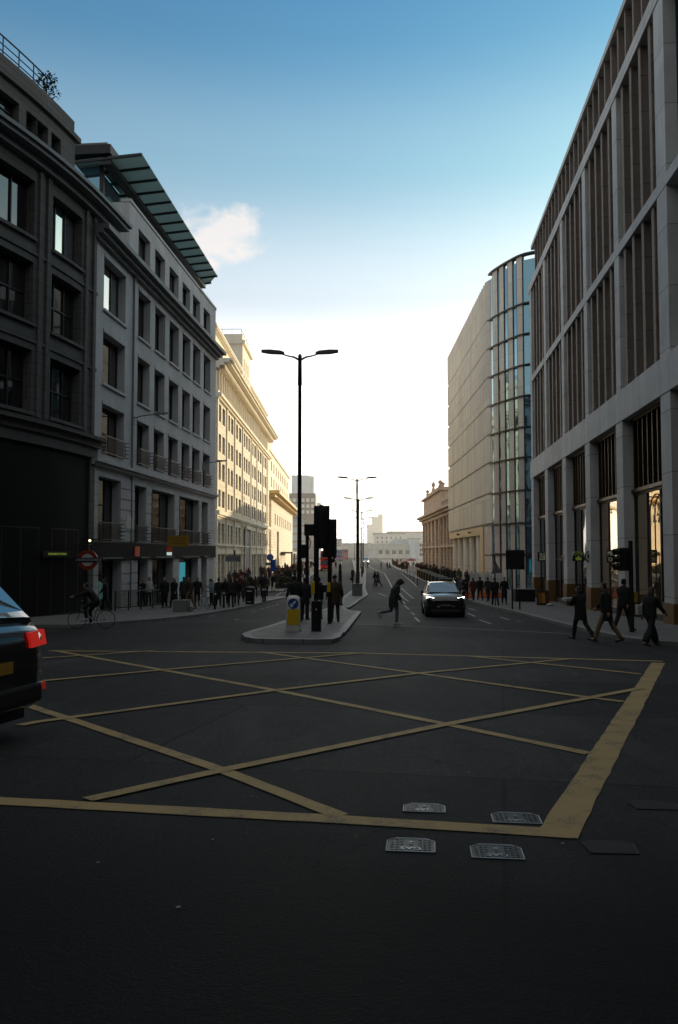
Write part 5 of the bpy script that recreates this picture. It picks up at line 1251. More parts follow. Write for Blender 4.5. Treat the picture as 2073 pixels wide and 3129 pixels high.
# ------------------------------------------------------------------ vehicles (front towards -y)
def car(label, loc, rz, paint='car_paint', lit='front', W=.965, group=None):
    t = thing('parked_car' if False else 'car', label, 'car', loc, rz)
    # lower body: (y, half width, bottom, shoulder z, centre z)
    st = [(-2.36,.62,.36,.78,.80),(-2.30,.80,.26,.90,.93),(-2.15,.90,.22,.98,1.03),(-1.85,.94,.22,1.03,1.09),(-1.2,.95,.22,1.07,1.15),(-.85,.95,.22,1.08,1.17),(0,.955,.22,1.09,1.12),(1.2,.955,.22,1.12,1.14),(1.9,.93,.24,1.15,1.18),(2.2,.89,.28,1.14,1.17),(2.34,.80,.34,1.06,1.08),(2.38,.66,.42,.95,.96)]
    def ring(y, w, zb, zs, zc): return [(-w*.90,y,zb),(w*.90,y,zb),(w*.985,y,zb+.14),(w,y,(zb+zs)*.5),(w*.975,y,zs-.06),(w*.90,y,zs),(w*.55,y,(zs+zc*2)/3),(0,y,zc),(-w*.55,y,(zs+zc*2)/3),(-w*.90,y,zs),(-w*.975,y,zs-.06),(-w,y,(zb+zs)*.5),(-w*.985,y,zb+.14)]
    m = MB(); m.loft([ring(*s) for s in st]); m.build('body', paint, t)
    # cabin
    cab = [(-.98,.80,1.12,.80,1.13),(-.25,.83,1.10,.66,1.60),(.35,.84,1.10,.66,1.665),(1.2,.84,1.10,.655,1.655),(1.85,.82,1.12,.63,1.58),(2.22,.78,1.14,.72,1.20)]
    m = MB(); R = []
    for y, wb, zb, wt, zt in cab: R.append([(-wb,y,zb),(wb,y,zb),(wt+.02,y,zt-.10 if zt > 1.3 else zt-.01),(wt-.08,y,zt),(0,y,zt+.03),(-wt+.08,y,zt),(-wt-.02,y,zt-.10 if zt > 1.3 else zt-.01)])
    m.loft(R); m.build('cabin', paint, t)
    def pane(name, pts, mt='car_glass'): q = MB(); q.add(pts, [tuple(range(len(pts)))]); return q.build(name, mt, t)
    pane('windscreen', [(-.72,-1.00,1.175),(.72,-1.00,1.175),(.60,-.30,1.585),(0,-.30,1.615),(-.60,-.30,1.585)])
    pane('rear_window', [(.66,2.20,1.26),(-.66,2.20,1.26),(-.56,1.92,1.57),(0,1.92,1.60),(.56,1.92,1.57)], 'rear_glass')
    for s in (-1, 1):
        pane('side_window', [(s*.855,-.55,1.14),(s*.865,.5,1.14),(s*.705,.45,1.56),(s*.71,-.2,1.52)]); pane('side_window', [(s*.865,.58,1.14),(s*.85,1.6,1.16),(s*.70,1.55,1.53),(s*.705,.53,1.56)])
        q = MB(); q.box(s*.95, s*1.10, -.72, -.55, 1.10, 1.25); q.box(s*.86, s*.96, -.66, -.6, 1.10, 1.15); q.build('door_mirror', 'black_gloss', t, bevel=.03)
        q = MB(); q.tube([(s*.66,-.2,1.61),(s*.67,.6,1.70),(s*.66,1.6,1.66)], .02, 6); q.build('roof_rail', 'chrome', t)
        q = MB(); q.hexa([(s*.55,-2.30,.80),(s*.86,-2.17,.84),(s*.90,-2.02,.86),(s*.58,-2.2,.82)][::s], [(s*.56,-2.30,.93),(s*.86,-2.17,.97),(s*.90,-2.02,.99),(s*.58,-2.18,.95)][::s]); q.build('headlight', 'headlamp' if lit == 'front' else 'lead', t)
        q = MB(); q.hexa([(s*.52,2.10,.91),(s*.955,2.06,.91),(s*.90,2.32,.91),(s*.52,2.415,.91)][::s], [(s*.52,2.05,1.06),(s*.945,2.04,1.06),(s*.88,2.30,1.06),(s*.52,2.39,1.06)][::s]); q.build('tail_light', 'taillamp' if lit == 'rear' else 'red', t)
        q = MB(); q.box(s*.62, s*.86, 2.30, 2.345, .46, .53); q.build('reflector', 'taillamp_dim' if lit == 'rear' else 'red', t)
        for y in (-1.5, 1.5):
            q = MB(); x0, x1 = (s*.70, s*.945); q.tube([(x0,y,.36),(x0+s*.03,y,.36),(x1-s*.04,y,.36),(x1,y,.36)], [.33,.36,.36,.33], 24); wh = q.build('wheel', 'tyre', t); q = MB(); q.tube([(x1+s*.004,y,.36),(x1+s*.012,y,.36)], [.24,.22], 20)
            for k in range(10): a = 2*pi*k/10; q.tube([(x1+s*.012,y,.36),(x1+s*.016,y+.22*cos(a),.36+.22*sin(a))], .018, 5)
            q.build('rim', 'rim', wh)
            q = MB(); 
            for k in range(13):
                a0, a1 = pi*k/13, pi*(k+1)/13; q.tube([(s*.935,y+.41*cos(a0),.36+.41*sin(a0)),(s*.935,y+.41*cos(a1),.36+.41*sin(a1))], .035, 6)
            q.build('wheel_arch', 'black', t)
    m = MB(); m.hexa([(-.5,-2.372,.50),(.5,-2.372,.50),(.5,-2.30,.50),(-.5,-2.30,.50)], [(-.62,-2.345,.82),(.62,-2.345,.82),(.62,-2.25,.82),(-.62,-2.25,.82)]); g = m.build('grille', 'black', t)
    for k in range(5): q = MB(); z = .54+k*.06; q.box(-.5, .5, -2.38, -2.37, z, z+.012); q.build('grille_bar', 'dark_frame', g)
    m = MB()
    for s in (-1, 1): m.tube([(s*(.28+.05*i), -2.39+.004*i*i, .50+.0055*i*i) for i in range(6)], .012, 5)
    m.build('chrome_trim', 'chrome', t)
    m = MB(); m.box(-.26, .26, -2.40, -2.385, .52, .63); q = m.build('number_plate', 'plate_b', t); letters('lettering', 'VK73 HKN', .105, 'plate_w', q, (0,-2.405,.575), .46)
    m = MB()
    for k in range(4):
        cx = -.075+k*.05
        for i in range(12):
            a0, a1 = 2*pi*i/12, 2*pi*(i+1)/12; m.tube([(cx+.034*cos(a0),-2.375,.86+.034*sin(a0)),(cx+.034*cos(a1),-2.375,.86+.034*sin(a1))], .005, 4)
    m.build('badge', 'chrome', t)
    m = MB(); m.box(-.26, .26, 2.385, 2.40, .70, .81); q = m.build('rear_plate', 'plate_y', t)
    m = MB(); m.box(-.75, .75, 2.30, 2.40, .36, .56); m.build('rear_bumper', 'black', t, bevel=.04); m = MB(); m.box(-.72, .72, -2.39, -2.3, .22, .36); m.build('front_lip', 'dark_frame', t, bevel=.02)
    m = MB(); m.box(-.25, .25, 1.93, 1.97, 1.605, 1.635); m.build('brake_light', 'taillamp' if lit == 'rear' else 'red', t)
    m = MB(); m.box(-.85, .85, -2.1, 2.1, .16, .3); m.build('underbody', 'tyre', t)
    return t
p = put(1370, 1886); q = car('dark electric SUV coming towards the camera with both headlights on', (p.x, p.y+2.2, gz(p.y+2.2)), radians(4)); q.rotation_euler = (-.030, 0, radians(-3)); q.scale = (1.02, 1.02, 1.02)
c = car('black car at the left edge seen from behind with red tail lights on', (-5.98, 8.85, gz(8.85)), radians(255), 'car_paint_b', 'rear'); c.rotation_euler = (.0, .0, radians(255)); c.scale = (1.08, 1.08, 1.10)

def bus(label, loc, rz, paint, deck=True, group='buses going away over the bridge'):
    H = 4.35 if deck else 3.5; t = thing('double_decker_bus' if deck else 'coach', label, 'bus', loc, rz, group); W, L = 1.26, 10.5
    m = MB(); r = .28; prof = []
    for cx, cz, a0 in ((W-r, H-r, 0), (-W+r, H-r, pi/2)): prof += [(cx+r*cos(a0+pi/2*i/5), cz+r*sin(a0+pi/2*i/5)) for i in range(6)]
    prof += [(-W, .35), (W, .35)]; m.prism(prof, 0, L, 'y', 0, False); m.build('body', paint, t, bevel=.05)
    m = MB(); m.box(-W+.18, W-.18, -.03, 0, 1.35, 2.2); m.build('lower_rear_window', 'car_glass', t)
    m = MB(); m.box(-W+.12, W-.12, -.04, 0, H-1.45, H-.45); m.build('upper_rear_window', 'car_glass', t)
    for s in (-1, 1):
        m = MB(); m.box(s*W, s*(W+.02), .5, L-.3, 1.3, 2.15); m.build('lower_side_window', 'car_glass', t)
        if deck: m = MB(); m.box(s*W, s*(W+.02), .4, L-.2, H-1.4, H-.6); m.build('upper_side_window', 'car_glass', t)
        m = MB(); m.box(s*.95, s*1.2, -.05, 0, .75, 1.2); m.build('tail_light', 'taillamp', t)
        for y in (2.4, 7.8):
            m = MB(); m.tube([(s*(W-.3), y, .48), (s*(W+.02), y, .48)], .48, 20); m.build('wheel', 'tyre', t)
    m = MB(); m.box(-W+.2, W-.2, -.05, 0, .35, .6); m.build('rear_bumper', 'black', t); m = MB(); m.box(-.5, .5, -.045, -.005, 2.3, 2.6); m.build('route_blind', 'black', t); m = MB(); m.box(-.3, .3, -.06, -.04, .75, .9); m.build('number_plate', 'plate_y', t)
    return t
b = at(1000, 1743, 172); b = bus('nearest red double-decker bus, partly behind the traffic signals', (at(998, 1743, 172).x, 172, gz(172)), radians(1), 'bus_red')
bus('blue coach ahead of the nearest red bus', (at(1036, 1705, 300).x, 300, gz(300)), radians(3), 'coach_blue', True)
bus('farthest red double-decker bus, at the crest of the bridge', (at(1055, 1705, 330).x, 330, gz(330)), radians(2), 'bus_red')
def van():
    p = at(1118, 1709, 250); t = thing('van', 'small white van coming over the bridge with headlights on', 'van', (p.x, 250, gz(250))); m = MB(); m.prism([(-2.6,.4),(2.4,.4),(2.4,2.2),(-.9,2.25),(-1.6,1.35),(-2.6,1.1)], -.95, .95, 'x'); m.build('body', 'van_white', t, bevel=.06)
    m = MB(); m.quad((-.8,-1.62,1.38),(.8,-1.62,1.38),(.75,-.97,2.15),(-.75,-.97,2.15)); m.build('windscreen', 'car_glass', t)
    for s in (-1, 1): m = MB(); m.box(s*.6, s*.88, -2.64, -2.6, .8, 1.02); m.build('headlight', 'headlamp', t); m = MB(); m.tube([(s*.7,-1.6,.35),(s*.97,-1.6,.35)], .35, 16); m.tube([(s*.7,1.5,.35),(s*.97,1.5,.35)], .35, 16); m.build('wheels', 'tyre', t)
    m = MB(); m.box(-.7, .7, -2.63, -2.6, .5, .75); m.build('grille', 'black', t)
van()

def bicycle(label, loc, rz, lean=0):
    t = thing('bicycle', label, 'bicycle', loc, rz)       # wheels along +x
    for x in (-.52, .52):
        m = MB(); n = 28
        for k in range(n): a0, a1 = 2*pi*k/n, 2*pi*(k+1)/n; m.tube([(x+.33*cos(a0),0,.34+.33*sin(a0)),(x+.33*cos(a1),0,.34+.33*sin(a1))], .014, 5)
        w = m.build('wheel', 'tyre', t); m = MB()
        for k in range(12): a = 2*pi*k/12; m.tube([(x,.02*(-1)**k,.34),(x+.32*cos(a),0,.34+.32*sin(a))], .0025, 3)
        m.tube([(x,-.05,.34),(x,.05,.34)], .025, 8); m.build('spokes', 'steel', w)
    m = MB(); bb, st, hd, rw, fw = (-.08,0,.30), (-.2,0,.82), (.36,0,.86), (-.52,0,.34), (.52,0,.34)
    for a, b in ((bb,st),(st,(.36,0,.84)),(bb,(.38,0,.72)),(bb,rw),(st,rw),((.34,0,.92),(.40,0,.66)),((.40,0,.66),fw)): m.tube([a, b], .018, 8)
    m.build('frame', 'steel', t); m = MB(); m.tube([(.34,-.26,1.02),(.40,-.2,1.03),(.34,0,1.0),(.40,.2,1.03),(.34,.26,1.02)], .014, 6); m.tube([(.34,0,1.0),(.345,0,.9)], .014, 6); m.build('handlebar', 'black', t)
    m = MB(); m.ball((-.22,0,.93), (.14,.07,.035)); m.tube([(-.2,0,.8),(-.22,0,.92)], .014, 6); m.build('saddle', 'black', t); m = MB(); m.tube([(-.08,-.12,.30),(-.08,.12,.30)], .012, 6); m.box(-.16,-.0,-.17,-.1,.17,.19); m.box(-.16,0,.1,.17,.41,.43); m.tube([(-.08,-.1,.30),(-.08,-.1,.18)], .01, 5); m.tube([(-.08,.1,.30),(-.08,.1,.42)], .01, 5); m.build('pedals', 'steel', t)
    return t
p = put(280, 1921); BIKE = (p.x, p.y, p.z)
bicycle('bicycle ridden along the dark left kerb', BIKE, radians(186))
p = put(622, 1862, KH); bicycle('bicycle parked side-on among the left crowd', p, radians(70))
# ------------------------------------------------------------------ people
def skeleton(P):
    """joints of a posed figure facing +y, standing on z=0. angles in degrees, forward positive"""
    g = lambda k, d=0: radians(P.get(k, d)); J = {}; lean = g('lean'); H = .93
    J['hip'] = Vector((0,0,H)); J['L'] = []; J['R'] = []
    low = 9
    for s, k in ((-1, 'L'), (1, 'R')):
        hp = Vector((s*.095, 0, H-.02)); a = g('th'+k); b = a-g('kn'+k, 3); kn = hp+Vector((s*P.get('wide', .01), .43*sin(a), -.43*cos(a))); an = kn+Vector((s*P.get('wide', .01), .42*sin(b), -.42*cos(b)))
        f = b*P.get('foot', .55); heel = an+Vector((0, -.055*cos(f)-.07*sin(f)*-1, -.07*cos(f)-.05*sin(f)*1)); toe = an+Vector((s*.03, .19*cos(f)+.07*sin(f), -.07*cos(f)+.19*sin(f)))
        J[k] = [hp, kn, an, heel, toe]; low = min(low, heel.z-.02, toe.z-.02)
    up = lambda h, off=0, x=0: Vector((x, h*sin(lean)+off*cos(lean), H+h*cos(lean)-off*sin(lean)))
    J['spine'] = [up(0), up(.18), up(.36), up(.48)]; J['neck'] = up(.55, .01); hl = lean+g('head'); nb = up(.57, .015)
    J['head'] = nb+Vector((0, .125*sin(hl)+.015, .125*cos(hl))); J['hl'] = hl; J['crown'] = nb+Vector((0, .24*sin(hl), .24*cos(hl)))
    for s, k in ((-1, 'l'), (1, 'r')):
        sh = up(.47, 0, s*.185); a = g('ua'+k)+0; ab = g('ab'+k, 8); el = sh+Vector((s*.28*sin(ab), .28*sin(a)*cos(ab), -.28*cos(a)*cos(ab))); b = a+g('el'+k, 12); tw = g('tw'+k)
        wr = el+Vector((s*.25*sin(ab*.6-tw), .25*sin(b)*cos(tw), -.25*cos(b))); J['arm'+k] = [sh, el, wr]
    for k, v in J.items():
        if k == 'hl': continue
        J[k] = [q-Vector((0,0,low)) for q in v] if isinstance(v, list) else v-Vector((0,0,low))
    return J
def body_mesh(J):
    m = MB(); sp = J['spine']
    m.tube([sp[0]-Vector((0,0,.06)), sp[0], sp[1], sp[2], sp[3], J['neck']], [(.14,.10),(.165,.115),(.135,.10),(.165,.115),(.15,.09),(.055,.06)], 14)
    m.tube([J['neck']-Vector((0,0,.05)), J['head']], [.055,.05], 10)
    hd = J['head']; hl = J['hl']; R = lambda x, y, z: hd+Vector((x, y*cos(hl)+z*sin(hl), -y*sin(hl)+z*cos(hl)))
    m.tube([R(0,.01,-.115), R(0,.02,-.10), R(0,.012,-.06), R(0,0,0), R(0,-.005,.05), R(0,-.008,.09), R(0,-.01,.115)], [(.02,.03),(.045,.055),(.062,.08),(.076,.096),(.074,.094),(.056,.07),(.02,.025)], 14)
    m.tube([R(0,.085,.02), R(0,.107,-.02), R(0,.095,-.035)], [.010,.016,.012], 8); m.tube([R(-.022,.085,-.058), R(.022,.085,-.058)], .010, 6)
    for s in (-1, 1): m.tube([R(s*.074,-.005,.025), R(s*.084,-.012,-.005), R(s*.075,0,-.035)], [.008,.014,.008], 6); m.tube([R(s*.045,.08,.022), R(s*.015,.088,.020)], .009, 6)
    for k in 'LR':
        hp, kn, an, he, to = J[k]; m.tube([hp+Vector((0,0,.03)), hp.lerp(kn,.35), kn, kn.lerp(an,.3), an], [.088,.078,.056,.056,.036], 12); m.tube([he, he.lerp(to,.5)+Vector((0,0,.015)), to], [.036,.042,.026], 8); m.tube([an, he.lerp(to,.3)], [.036,.04], 8)
    for k, s in (('l', -1), ('r', 1)):
        sh, el, wr = J['arm'+k]; m.tube([sh, sh.lerp(el,.3), el, el.lerp(wr,.3), wr], [.055,.048,.038,.04,.026], 10)
        d = (wr-el).normalized(); side = Vector((s,0,0)); side = (side-d*side.dot(d)).normalized(); fw = d.cross(side)*s
        pm = wr+d*.085; m.tube([wr, wr+d*.035, pm], [(.026,.02),(.018,.036),(.016,.038)] if False else [.024,.030,.030], 8)
        inw = -side
        for i, (o, ln) in enumerate(((-.030,.062),(-.010,.075),(.010,.080),(.029,.068))):
            b0 = pm+fw*o*1.05; b1 = b0+d*ln*.5+inw*.008; b2 = b1+d*ln*.36+inw*.022; m.tube([b0-d*.02, b0, b1, b2], [.0085,.0085,.008,.006], 6)
        t0 = wr+d*.03+fw*.024; m.tube([t0, t0+fw*.026+d*.03, t0+fw*.030+d*.062+inw*.012], [.011,.0095,.007], 6)
    return m
def coat_mesh(J, hem, loose=1.0, hood=False, cuff=1.0):
    m = MB(); sp = J['spine']; low = sp[0]+Vector((0,0,0))
    hips = (J['L'][1]+J['R'][1])*.5; dv = Vector((0, (hips.y-low.y)*.35, 0))
    pts = [low+Vector((0,0,-hem))+dv, low+Vector((0,0,-hem*.5))+dv*.5, low, sp[1], sp[2], sp[3], J['neck']+Vector((0,0,.0))]
    m.tube(pts, [(.195*loose,.155*loose),(.19*loose,.15*loose),(.188*loose,.145*loose),(.175*loose,.138*loose),(.195*loose,.142*loose),(.185,.12),(.085,.09)], 16)
    for k in 'lr': sh, el, wr = J['arm'+k]; m.tube([sp[3].lerp(sh,.6), sh, sh.lerp(el,.5), el, el.lerp(wr, .95)], [.085,.082*loose,.070*loose,.060*loose,.048*loose*cuff], 12)
    m.tube([J['neck']-Vector((0,0,.05)), J['neck']+Vector((0,0,.04))], [.10,.078], 10)
    if hood:
        hd, hl = J['head'], J['hl']; R = lambda x, y, z: hd+Vector((x, y*cos(hl)+z*sin(hl), -y*sin(hl)+z*cos(hl)))
        m.tube([J['neck'], R(0,-.03,-.06), R(0,-.025,.03), R(0,-.03,.10), R(0,-.035,.145)], [.10,(.10,.115),(.108,.125),(.085,.10),(.03,.04)], 14)
        m.tube([R(0,.05,.13), R(0,.09,.09)], [.05,.045], 10); m.tube([R(-.08,.06,.02), R(-.05,.08,.1), R(.05,.08,.1), R(.08,.06,.02)], .028, 8)
    return m
def trouser_mesh(J, flare=1.0):
    m = MB(); sp = J['spine']; m.tube([sp[0]-Vector((0,0,.07)), sp[0], sp[0].lerp(sp[1],.6)], [(.165,.125),(.178,.13),(.16,.12)], 14)
    for k in 'LR': hp, kn, an, he, to = J[k]; m.tube([hp+Vector((0,0,.03)), hp.lerp(kn,.4), kn, kn.lerp(an,.5), an+Vector((0,0,-.01))], [.105,.095,.074*(.6+.4*flare),.068*flare,.060*flare], 12)
    return m
def shoe_mesh(J, k):
    hp, kn, an, he, to = J[k]; m = MB(); d = (to-he).normalized(); m.tube([he-d*.025, he, he.lerp(to,.45), to, to+d*.03], [(.02,.02),(.045,.042),(.05,.042),(.045,.034),(.02,.02)], 10); m.tube([he.lerp(to,.22)+Vector((0,0,.02)), an], [.05,.05], 10); return m
def hair_mesh(J, long=0, cap=False):
    hd, hl = J['head'], J['hl']; R = lambda x, y, z: hd+Vector((x, y*cos(hl)+z*sin(hl), -y*sin(hl)+z*cos(hl))); m = MB()
    if cap: m.tube([R(0,-.005,.015), R(0,-.005,.03), R(0,-.008,.07), R(0,-.01,.115), R(0,-.01,.14)], [(.082,.104),(.086,.108),(.082,.102),(.058,.07),(.02,.02)], 14); return m
    m.tube([R(0,-.045,-.07), R(0,-.035,-.02), R(0,-.022,.03), R(0,-.014,.08), R(0,-.010,.115), R(0,-.01,.13)], [(.06,.05),(.078,.07),(.083,.086),(.074,.09),(.045,.055),(.015,.02)], 14)
    if long: m.tube([R(0,-.05,.02), R(0,-.075,-.08), R(0,-.09,-.08-long)], [(.08,.06),(.095,.06),(.07,.035)], 10)
    return m
POSES = {
 'stand':   dict(thL=2, thR=-2, knL=3, knR=2, ual=4, uar=-2, ell=10, elr=14),
 'phone':   dict(thL=-2, thR=4, knL=2, knR=6, ual=22, uar=25, ell=85, elr=90, twl=18, twr=18, head=22),
 'pockets': dict(thL=3, thR=-3, ual=-12, uar=-12, ell=42, elr=42, abl=16, abr=16, lean=2, head=6),
 'stride':  dict(thL=26, knL=8, thR=-18, knR=16, ual=-22, uar=24, ell=18, elr=24, lean=5),
 'stroll':  dict(thL=-14, knL=14, thR=20, knR=8, ual=18, uar=-16, ell=20, elr=14, lean=3, head=5),
 'step':    dict(thL=30, knL=46, thR=-6, knR=4, ual=-12, uar=20, ell=20, elr=30, lean=6),
 'runner':  dict(thL=-10, knL=72, thR=16, knR=20, ual=-10, uar=-6, ell=34, elr=38, lean=15, head=34, foot=.75, abl=10, abr=10),
 'carry':   dict(thL=20, knL=10, thR=-16, knR=30, ual=30, uar=34, ell=72, elr=68, twl=16, twr=14, lean=6),
 'cycle':   dict(thL=66, knL=74, thR=36, knR=40, ual=64, uar=64, ell=12, elr=12, lean=38, head=-26, foot=.1),
}
PROTO = {}
def proto(pose, coat='jacket', hair='short', legs='slim', hood=False):
    key = (pose, coat, hair, legs, hood)
    if key in PROTO: return PROTO[key]
    J = skeleton(POSES[pose]); nm = pose
    d = dict(J=J, body=remesh(body_mesh(J), 'body_'+nm, .0085, 2), coat=remesh(coat_mesh(J, {'jacket': .12, 'parka': .30, 'long': .52}[coat], (1.25 if hood else 1.12) if coat == 'parka' else 1.04, hood), 'coat_'+nm, .016, 3),
             trousers=remesh(trouser_mesh(J, 1.75 if legs == 'wide' else 1.0), 'trousers_'+nm, .016, 2), shoeL=remesh(shoe_mesh(J, 'L'), 'shoe', .013, 1), shoeR=remesh(shoe_mesh(J, 'R'), 'shoe', .013, 1),
             hair=None if hood else remesh(hair_mesh(J, .16 if hair == 'long' else 0, hair == 'cap'), 'hair', .012, 2))
    for k, v in d.items():
        if k != 'J' and v: v.materials.append(None)
    PROTO[key] = d; return d
def paint_slot(o, mat): o.material_slots[0].link = 'OBJECT'; o.material_slots[0].material = M[mat]
def person(label, loc, face, pose='stand', coat='jacket', hair='short', legs='slim', hood=False, cc='black', tc='navy', sc='black', hc='hair_dark', skin='skin', scale=1.0, group=None):
    """face: heading in degrees, 0 = walking away along the street, 180 = towards the camera, 90 = to the left"""
    d = proto(pose, coat, hair, legs, hood); t = thing('person', label, 'person', loc, radians(face), group); t.scale = (scale,)*3
    paint_slot(obj('body', d['body'], t), skin); paint_slot(obj('coat', d['coat'], t), 'cl_'+cc); paint_slot(obj('trousers', d['trousers'], t), 'cl_'+tc)
    for k in 'LR': paint_slot(obj('shoe', d['shoe'+k], t), 'cl_'+sc)
    if d['hair']: paint_slot(obj('beanie' if hair == 'cap' else 'hair', d['hair'], t), hc if hair != 'cap' else 'cl_'+hc.replace('hair_dark', 'black').replace('hair_brown', 'maroon'))
    t['J'] = 0; del t['J']; return t, d['J']
def bag(parent, kind, J, mat):
    m = MB(); s = J['spine']
    if kind == 'backpack': m.box(-.15, .15, s[2].y-.30, s[2].y-.12, s[1].z-.02, s[3].z+.02); o = m.build('backpack', mat, parent, bevel=.06)
    elif kind == 'tote': w = J['arml'][2]; m.box(w.x-.06, w.x+.06, w.y-.17, w.y+.17, w.z-.48, w.z-.12); m.tube([(w.x, w.y-.1, w.z-.12), (w.x, w.y, w.z-.02), (w.x, w.y+.1, w.z-.12)], .01, 5); o = m.build('tote_bag', mat, parent, bevel=.03)
    return o
def lift(px, py, k=KH): return put(px, py, k)

# -- the hooded figure hurrying across the road
person('person in a dark hooded coat and pale trousers hurrying across the road', put(1203, 1907), -80, 'runner', 'parka', hood=True, cc='charcoal', tc='tights', sc='pale', scale=1.07)
# -- four people waiting on the island
person('person in a long black coat with back turned, leftmost on the island', lift(901, 1900), 20, 'pockets', 'long', cc='black', tc='black', hc='hair_dark', scale=1.04)
person('person in dark clothes half hidden behind the signal pole and the long black coat', lift(932, 1893), -20, 'stand', 'parka', cc='navy', tc='black', hc='hair_brown')
t, J = person('person in blue jeans with a backpack, facing left behind the thick signal post', lift(978, 1891), 60, 'phone', 'jacket', cc='black', tc='denim', scale=1.02); bag(t, 'backpack', J, 'black')
person('person in a brown patterned jacket and dark cap, rightmost on the island', lift(1024, 1900), 10, 'pockets', 'parka', hair='cap', cc='brown', tc='charcoal', scale=1.05)
# -- walkers by the right kerb
t, J = person('person walking with a white box held to the chest, near the right kerb', lift(1776, 1953, .02), 25, 'carry', 'parka', hair='long', cc='black', tc='black', scale=.90)
m = MB(); w = (J['arml'][2]+J['armr'][2])*.5; m.box(-.24, .24, w.y-.02, w.y+.22, w.z+.02, w.z+.13); q = m.build('takeaway_box', 'offwhite', None, bevel=.01); q.matrix_world = Matrix.Translation(t.location) @ Matrix.Rotation(t.rotation_euler.z, 4, 'Z') @ Matrix.Scale(.90, 4); tag(q, 'flat white box held by the walker at the right kerb', 'box')
person('person in tan trousers and dark coat striding off the right kerb', lift(1856, 1962, .02), 62, 'stride', 'parka', cc='black', tc='tan', sc='brown', scale=.97)
person('person in black walking the other way behind the tan trousers', lift(1905, 1930), -60, 'stroll', 'jacket', cc='black', tc='black', scale=.97)
t, J = person('person in wide black trousers with a white shoulder bag, walking right', lift(1990, 1972, .02), -62, 'stride', 'jacket', hair='long', legs='wide', cc='black', tc='black', sc='tan', hc='hair_brown', scale=.90)
m = MB(); s = J['spine']; m.box(-.30, -.20, s[1].y-.32, s[1].y-.02, s[0].z-.02, s[1].z+.10); m.tube([(-.25, s[1].y-.12, s[1].z+.1), (-.20, s[3].y-.02, s[3].z+.02)], .015, 5); m.build('shoulder_bag', 'offwhite', t, bevel=.05)
# -- the cyclist
t, J = person('person in black riding a bicycle along the dark left kerb', (BIKE[0], BIKE[1], BIKE[2]+.14), 96, 'cycle', 'jacket', cc='black', tc='black', sc='pale', scale=1.0)
t.location.x += .18
# -- walkers in the middle distance
person('left one of the couple crossing far down the road', put(1147, 1791), 60, 'stroll', 'jacket', hair='long', cc='black', tc='black', scale=1.0)
person('right one of the couple crossing far down the road', put(1157, 1792), 80, 'stride', 'long', cc='charcoal', tc='black', scale=1.04)
# -- the right pavement crowd by the barriers
R_ = [(1399,1826,'stand','parka','charcoal','black',200,'person in a charcoal parka at the far left of the right-hand walkers'), (1411,1829,'stroll','jacket','grey','navy',170,'person in a grey jacket and pale head behind the parked-looking dark car'),
      (1424,1832,'phone','jacket','black','charcoal',150,'person looking down at a phone just right of the car bonnet'), (1447,1834,'stroll','parka','maroon','black',10,'person in a dark red parka with back turned by the orange barriers'),
      (1468,1834,'stride','jacket','black','black',0,'person in black walking away beside the dark red parka'), (1492,1837,'stroll','jacket','charcoal','charcoal',5,'shorter person in charcoal between two orange barriers'),
      (1514,1850,'stride','jacket','black','navy',0,'person in black walking away nearest the kerb under the triangular sign'), (1542,1846,'pockets','long','black','black',190,'person in a long black coat in front of the rightmost orange barrier')]
for x, y, po, co, c1, c2, fa, lab in R_: person(lab, lift(x, y), fa, po, co, cc=c1, tc=c2, hair='long' if co == 'parka' else 'short', scale=random.uniform(.96, 1.04))
# -- the left pavement crowd, nearer rank: one by one
L_ = [(268,1862,'stand','parka','black','black',200,'dark figure beside the round station sign, left of the railing'), (322,1866,'stroll','jacket','black','black',100,'dark figure between the cyclist and the railing'),
      (374,1858,'pockets','jacket','pale','charcoal',-140,'person in a pale hooded top behind the left end of the railing'), (437,1854,'phone','jacket','black','black',150,'person in black looking down behind the railing middle'),
      (455,1852,'pockets','jacket','pale','navy',-130,'person in a pale jacket behind the railing, beside the one looking down'), (503,1858,'stand','parka','black','black',180,'person in a black parka at the right end of the railing'),
      (533,1856,'stroll','long','black','black',160,'person in a long black coat behind the low grey stone block'), (562,1852,'stand','parka','charcoal','black',30,'tall person outlined against the cyan shop display'),
      (580,1862,'stroll','jacket','brown','tan',140,'person in a brown jacket standing in front of the cyan display'), (603,1852,'pockets','jacket','black','black',200,'person in black just right of the cyan display'),
      (647,1850,'phone','jacket','sky','charcoal',120,'person in a light blue coat standing by the bollards'), (668,1852,'stride','long','black','black',10,'person in a long black coat right of the light blue coat'),
      (689,1850,'stroll','parka','black','navy',190,'person in a black parka behind the second bollard'), (706,1856,'stand','jacket','charcoal','black',0,'broad person in charcoal under the grey direction sign'),
      (724,1850,'stride','jacket','black','black',185,'person in black striding under the direction sign, right of the broad one'), (752,1838,'stroll','long','olive','black',175,'person in a long olive coat just behind the litter bin'),
      (737,1830,'stand','jacket','maroon','black',170,'person in a maroon jacket left of the litter bin'), (781,1826,'stand','jacket','brown','navy',10,'person in a brown jacket right of the litter bin'),
      (804,1824,'pockets','parka','black','black',185,'person in a black parka behind the twin bollards'), (815,1822,'stroll','jacket','olive','black',20,'person in an olive jacket right of the twin bollards'),
      (765,1812,'stand','parka','black','charcoal',170,'tall dark person in the second row near the pillars'), (795,1808,'stroll','jacket','charcoal','black',15,'person in charcoal in the second row near the bus stop'),
      (835,1806,'stride','long','black','cream',185,'person in a long black coat and pale trousers left of the hedge')]
for x, y, po, co, c1, c2, fa, lab in L_: person(lab, lift(x, y), fa, po, co, cc=c1, tc=c2, hair=random.choice(('short', 'long')), hc=random.choice(('hair_dark', 'hair_brown')), scale=random.uniform(.95, 1.06))

